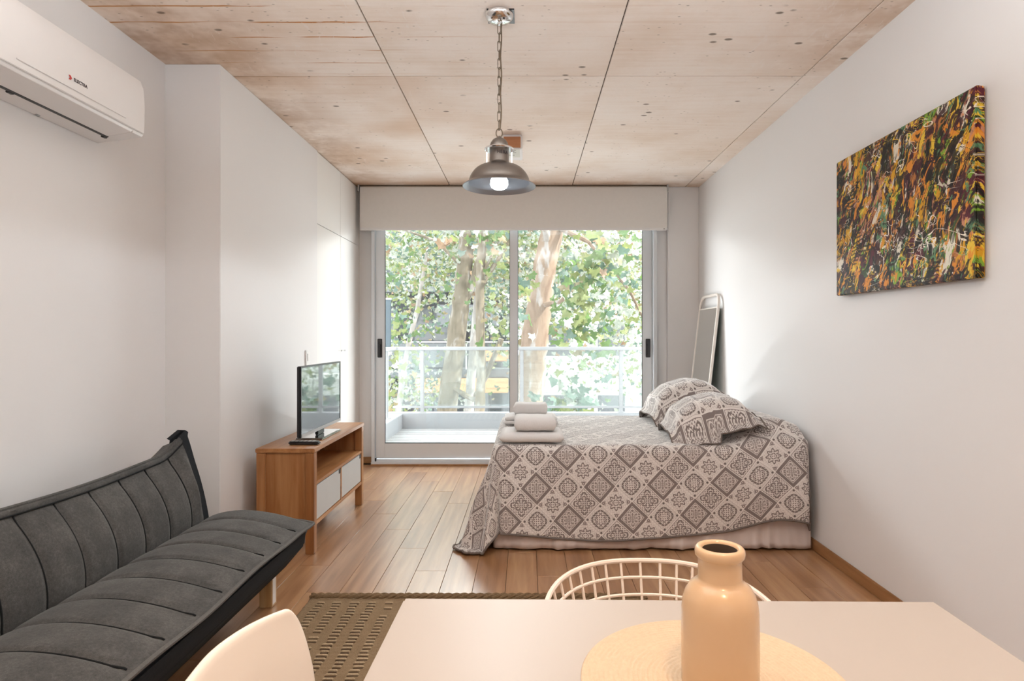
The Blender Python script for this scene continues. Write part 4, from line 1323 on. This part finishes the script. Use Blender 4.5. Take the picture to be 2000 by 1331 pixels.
for fz in (-3.0, .05, 3.0):
    gg = G()
    G().box(B0, B1 + .1, BYF - 1.30, BYF - 1.25, fz + .92, fz + .97).build('handrail', M['rail'], ba, smooth=False)
    for k in range(7): G().box(B0 + k * 1.6 + .9, B0 + k * 1.6 + .95, BYF - 1.3, BYF - 1.25, fz, fz + .95).build('railing_post', M['rail'], ba, smooth=False)
    G().box(B0, B1 + .1, BYF - 1.285, BYF - 1.27, fz + .08, fz + .9).build('railing_glass', M['build_glass'], ba, smooth=False)
G().box(-3.75, -.62, BYF - 1.75, BYF - 1.36, -.72, -.24).build('planter', M['orange_wood'], ba, bevel=.02)
G().box(-1.9, -.62, BYF - 1.75, BYF - 1.36, .35, .78).build('planter', M['orange_wood'], ba, bevel=.02)
G().box(-3.0, -1.0, BYF - 2.0, BYF - .1, 1.55, 2.25).build('canopy_hood', M['build_mid'], ba, bevel=.02)
bw = thing('white_building', 'sunlit white building across the street at the right of the window', 'building', (5.5, 26, GZ))
G().box(-.3, 12, 25, 32, GZ, 9).build('wall', M['build_white'], bw, smooth=False)
for fz in (-3.2, -.3, 2.6, 5.5):
    G().box(-.3, 12, 24.2, 25, fz - .2, fz).build('floor_slab', M['build_white'], bw, bevel=.02)
    for k in range(5):
        w_ = G().box(.6 + 2.2 * k, 1.9 + 2.2 * k, 24.93, 25.02, fz + .6, fz + 2.1).build('window', M['build_white'], bw, bevel=.01)
        G().box(.7 + 2.2 * k, 1.8 + 2.2 * k, 24.9, 24.95, fz + .7, fz + 2.0).build('pane', M['build_mid'], w_, smooth=False)

def leaf_mesh(var):
    """five-lobed plane leaf, unit width, hanging along -z, gently cupped"""
    outl = [(0, 0), (.16, -.02), (.30, .10), (.52, .05), (.40, -.14), (.52, -.34), (.27, -.40), (.20, -.52), (.07, -.62), (0, -.80)]
    rnd_ = random.Random(var)
    v = [(0, .02, -.28)]
    pts = outl + [(-x, z) for x, z in reversed(outl[1:-1])]
    for x, z in pts:
        v.append((x * rnd_.uniform(.9, 1.1), .16 * x * x * 2 + .06 * sin(z * 5 + var) + rnd_.uniform(-.02, .02), z * rnd_.uniform(.93, 1.07)))
    f = [(0, i, i + 1) for i in range(1, len(pts))] + [(0, len(pts), 1)]
    return v, f
LV = [leaf_mesh(i) for i in range(4)]
LM = {}
for vi, (v, f) in enumerate(LV):
    for ci in range(6):
        me = bpy.data.meshes.new('leaf'); me.from_pydata(v, [], f); me.materials.append(LEAF[ci])
        for p_ in me.polygons: p_.use_smooth = True
        LM[vi, ci] = me
def pick(w, R): return R.choices(range(6), w)[0]
def leaf_mtx(p_, size, R, front=.6):
    rz = R.uniform(-1.0, 1.0) if R.random() < front else R.uniform(0, 2 * pi)
    return Matrix.Translation(p_) @ Matrix.Rotation(rz, 4, 'Z') @ Matrix.Rotation(R.uniform(-.8, .6), 4, 'X') @ Matrix.Rotation(R.uniform(-.9, .9), 4, 'Y') @ Matrix.Scale(size, 4)
def tree(name, label, base, trunks, barkm, clumps, mass, seed, group='plane trees along the street'):
    """trunks: (points, radii); clumps: leaf parts (c, r, n, size, weights); mass: joined far foliage"""
    R = random.Random(seed)
    t = thing(name, label, 'tree', base, group)
    for i, (pts, rad) in enumerate(trunks):
        # refine and roughen
        pp, rr = [], []
        for k in range(len(pts) - 1):
            for s_ in range(4):
                q = s_ / 4
                pp.append(Vector(pts[k]).lerp(Vector(pts[k + 1]), q) + Vector((R.uniform(-1, 1), R.uniform(-1, 1), 0)) * rad[k] * .07)
                rr.append((rad[k] * (1 - q) + rad[k + 1] * q) * R.uniform(.96, 1.04))
        pp.append(Vector(pts[-1])); rr.append(rad[-1])
        G().tube(pp, rr, 12 if rad[0] > .06 else 7).build('trunk' if i == 0 else 'branch', barkm, t)
    at = Vector(base)
    every = []
    for c, r_, n_, size, w in clumps:
        for k in range(n_):
            p_ = Vector(c) + Vector((R.gauss(0, .5) * r_[0], R.gauss(0, .5) * r_[1], R.gauss(0, .5) * r_[2]))
            every.append((size * R.uniform(.7, 1.2), p_, R.randrange(4), pick(w, R)))
    every.sort(key=lambda e: -e[0] / e[1].y)          # the 290 that show largest are leaves of their own
    for size, p_, vi, ci in every[:290]:
        o_ = bpy.data.objects.new('leaf', LM[vi, ci])
        COL.objects.link(o_); o_.parent = t
        o_.matrix_local = leaf_mtx(p_ - at, size, R)
    rest = [(size, p_, vi, ci) for size, p_, vi, ci in every[290:]]
    for c, r_, n_, size, w in mass:
        for k in range(n_):
            p_ = Vector(c) + Vector((R.gauss(0, .5) * r_[0], R.gauss(0, .5) * r_[1], R.gauss(0, .5) * r_[2]))
            rest.append((size * R.uniform(.7, 1.25), p_, R.randrange(4), pick(w, R)))
    if rest:
        vv, ff, mi = [], [], []
        for size, p_, vi, ci in rest:
            m4 = leaf_mtx(p_ - at, size, R)
            v, f = LV[vi]; b0 = len(vv)
            vv += [m4 @ Vector(q) for q in v]; ff += [tuple(b0 + i for i in q) for q in f]; mi += [ci] * len(f)
        me = bpy.data.meshes.new('foliage'); me.from_pydata(vv, [], ff)
        me.polygons.foreach_set('material_index', mi)
        for mm in LEAF: me.materials.append(mm)
        o_ = bpy.data.objects.new('foliage', me); COL.objects.link(o_); o_.parent = t; o_['kind'] = 'stuff'
    return t
GRN, MIXD, BLUE, WARM, PALE = (6, 4, 2, .3, .1, 1), (3, 4, 2, .9, .25, 3), (2, 1, 6, .3, .1, 2), (1.5, 4, 1, 2.5, .6, 2.5), (1, 2.5, 2, .8, .3, 6)
def px(x, y, Y): return ((x - 1028) / 1200 * Y, Y, 1.2 - (y - 657) / 1200 * Y)

tree('plane_tree', 'leaning mottled plane tree forking behind the left pane of the door', (-1.95, 12, GZ),
     [([(-1.95, 12, GZ), (-1.62, 12, -1.2), (-1.50, 12, .1), (-1.40, 12, .9), (-1.30, 12, 1.7), (-1.22, 12, 2.4), (-1.13, 12, 3.4), (-1.0, 12, 5.2), (-.8, 12, 7.5)], [.26, .215, .20, .19, .175, .155, .14, .12, .06]),
      ([(-1.30, 12, 1.65), (-1.10, 12, 2.1), (-.95, 11.9, 2.6), (-.55, 11.8, 3.6)], [.09, .07, .06, .03]),
      ([(-1.42, 11.9, .2), (-1.0, 11.6, .0), (-.75, 11.4, .45), (-.45, 11.2, 1.15)], [.05, .05, .055, .05]),
      ([(-1.2, 12, 2.5), (-1.7, 11.6, 3.0), (-2.4, 11.2, 3.2), (-3.0, 11, 3.5)], [.035, .028, .02, .012])],
     M['bark'],
     [((-2.35, 9.6, 2.65), (.30, .4, .25), 14, 0.216, GRN), ((-2.5, 11, 2.4), (.9, 1, .9), 112, 0.120, MIXD), ((-2.35, 11.5, 1.35), (.45, .8, .35), 48, 0.128, GRN),
      ((-.55, 10.8, 2.5), (.55, .8, 1.2), 75, 0.136, MIXD), ((-.35, 10.6, 1.1), (.35, .5, .5), 27, 0.160, WARM), ((-2.35, 10.5, .75), (.6, .6, .4), 37, 0.160, WARM)],
     [((-2.2, 13.5, 3.1), (2.2, 1.5, 1.2), 1352, 0.102, PALE), ((-1.5, 12.5, 5.2), (3, 2, 1.6), 1300, 0.132, GRN)], 11)
tree('plane_tree', 'slender brown plane tree stem just left of the middle door stile', (-.85, 11, GZ),
     [([(-.85, 11, GZ), (-.84, 11, -.2), (-.80, 11, .6), (-.83, 11, 1.4), (-.83, 11, 2.2), (-.77, 11, 3.1), (-.7, 11, 4.5), (-.6, 11, 6)], [.11, .095, .085, .085, .08, .085, .07, .04]),
      ([(-.80, 11, 2.3), (-.55, 10.9, 2.75), (-.38, 10.8, 3.2), (-.1, 10.7, 3.9)], [.03, .022, .02, .012]),
      ([(-.83, 11, 2.05), (-.6, 11.1, 2.45), (-.2, 11.2, 3.1)], [.05, .042, .03])],
     M['bark'],
     [((-.3, 10.5, 2.9), (.45, .6, .6), 50, 0.144, WARM), ((-1.0, 10.2, 3.0), (.5, .6, .4), 30, 0.152, GRN), ((-1.15, 9.4, 2.68), (.10, .1, .08), 4, 0.198, (0, 0, 0, 1, 3, 0))],
     [((-.6, 12.5, 3.2), (1.5, 1.2, 1.2), 1040, 0.102, MIXD)], 12)
tree('plane_tree', 'pale distant plane tree stem seen between the two forked stems', (-1.35, 14, GZ),
     [([(-1.35, 14, GZ), (-1.30, 14, -.4), (-1.22, 14, .8), (-1.14, 14, 1.7), (-1.08, 14, 2.6), (-1, 14, 5)], [.12, .11, .10, .09, .08, .05])],
     M['bark_pale'], [], [((-1.5, 15, 3.5), (2.6, 1.5, 1.1), 1820, 0.102, PALE), ((-2.9, 15, 1.3), (1.1, 1.2, 1.0), 220, 0.108, MIXD), ((-2.6, 16.5, -.3), (1.2, 1, .6), 286, 0.102, PALE)], 13)
tree('plane_tree', 'thin bleached stem low at the far left of the balcony railing', (-2.85, 13, GZ),
     [([(-2.85, 13, GZ), (-2.70, 13, -.3), (-2.62, 13, .3), (-2.52, 13, .9), (-2.3, 13, 1.8), (-2.1, 13, 3)], [.07, .065, .06, .055, .05, .03])],
     M['bark_pale'], [((-2.6, 11.5, .1), (.45, .5, .5), 42, 0.144, WARM)], [((-2.9, 14, .0), (.8, .8, .8), 338, 0.096, PALE)], 14)
tree('plane_tree', 'thick warm-barked plane tree trunk behind the right pane of the door', (.0, 10.2, GZ),
     [([(-.12, 10.2, GZ), (-.02, 10.2, -1), (.02, 10.2, .1), (.10, 10.2, .85), (.20, 10.2, 1.55), (.28, 10.2, 2.2), (.43, 10.2, 2.95), (.62, 10.2, 4.0), (.9, 10.2, 6)], [.32, .28, .255, .235, .22, .195, .19, .17, .1]),
      ([(.36, 10.2, 2.6), (.33, 10.0, 2.85), (.27, 9.85, 3.0)], [.07, .06, .045]),
      ([(.22, 10.1, 1.7), (.55, 9.8, 1.75), (.9, 9.5, 2.2), (1.4, 9.2, 2.6)], [.05, .035, .025, .012]),
      ([(.5, 10.1, 3.0), (1.0, 9.8, 2.7), (1.6, 9.5, 1.9), (1.9, 9.3, 1.2)], [.05, .035, .025, .012])],
     M['bark_red'],
     [((.85, 9.0, 2.0), (.50, .6, .50), 118, 0.168, GRN), ((.75, 8.8, 1.30), (.40, .5, .35), 68, 0.168, GRN), ((1.15, 8.6, 2.35), (.5, .5, .35), 62, 0.160, MIXD),
      ((.62, 8.5, .35), (.42, .4, .42), 65, 0.192, BLUE), ((1.0, 8.4, 2.55), (.14, .2, .14), 8, 0.234, WARM), ((1.55, 9.2, 1.7), (.45, .6, .9), 37, 0.144, MIXD), ((-.05, 9.6, 1.7), (.14, .3, .6), 10, 0.216, GRN)],
     [((.3, 12.5, 3.0), (1.2, 1.2, 1.0), 1092, 0.102, PALE), ((1.7, 12, 2.6), (1.3, 1.2, 1.2), 1352, 0.108, PALE), ((2.0, 12, 1.0), (1.1, 1, 1.0), 520, 0.102, PALE), ((1, 11, 5.2), (3, 2, 1.5), 1300, 0.132, GRN)], 15)
tree('street_tree', 'pale leafy tree far off between the two buildings', (.2, 17.5, GZ),
     [([(.2, 17.5, GZ), (.25, 17.5, 0), (.1, 17.5, 3), (.3, 17.5, 6)], [.14, .12, .1, .05])],
     M['bark_pale'], [], [((-.3, 17.5, 2.6), (2.0, 1.5, 2.2), 1820, 0.132, PALE), ((3.0, 17.5, 2.6), (2.6, 1.5, 2.2), 1820, 0.132, PALE), ((-3.6, 17.5, 3.2), (2.4, 1.2, 1.4), 1820, 0.120, MIXD)], 16, None)

for o in bpy.data.objects:
    if '_at' in o: del o['_at']
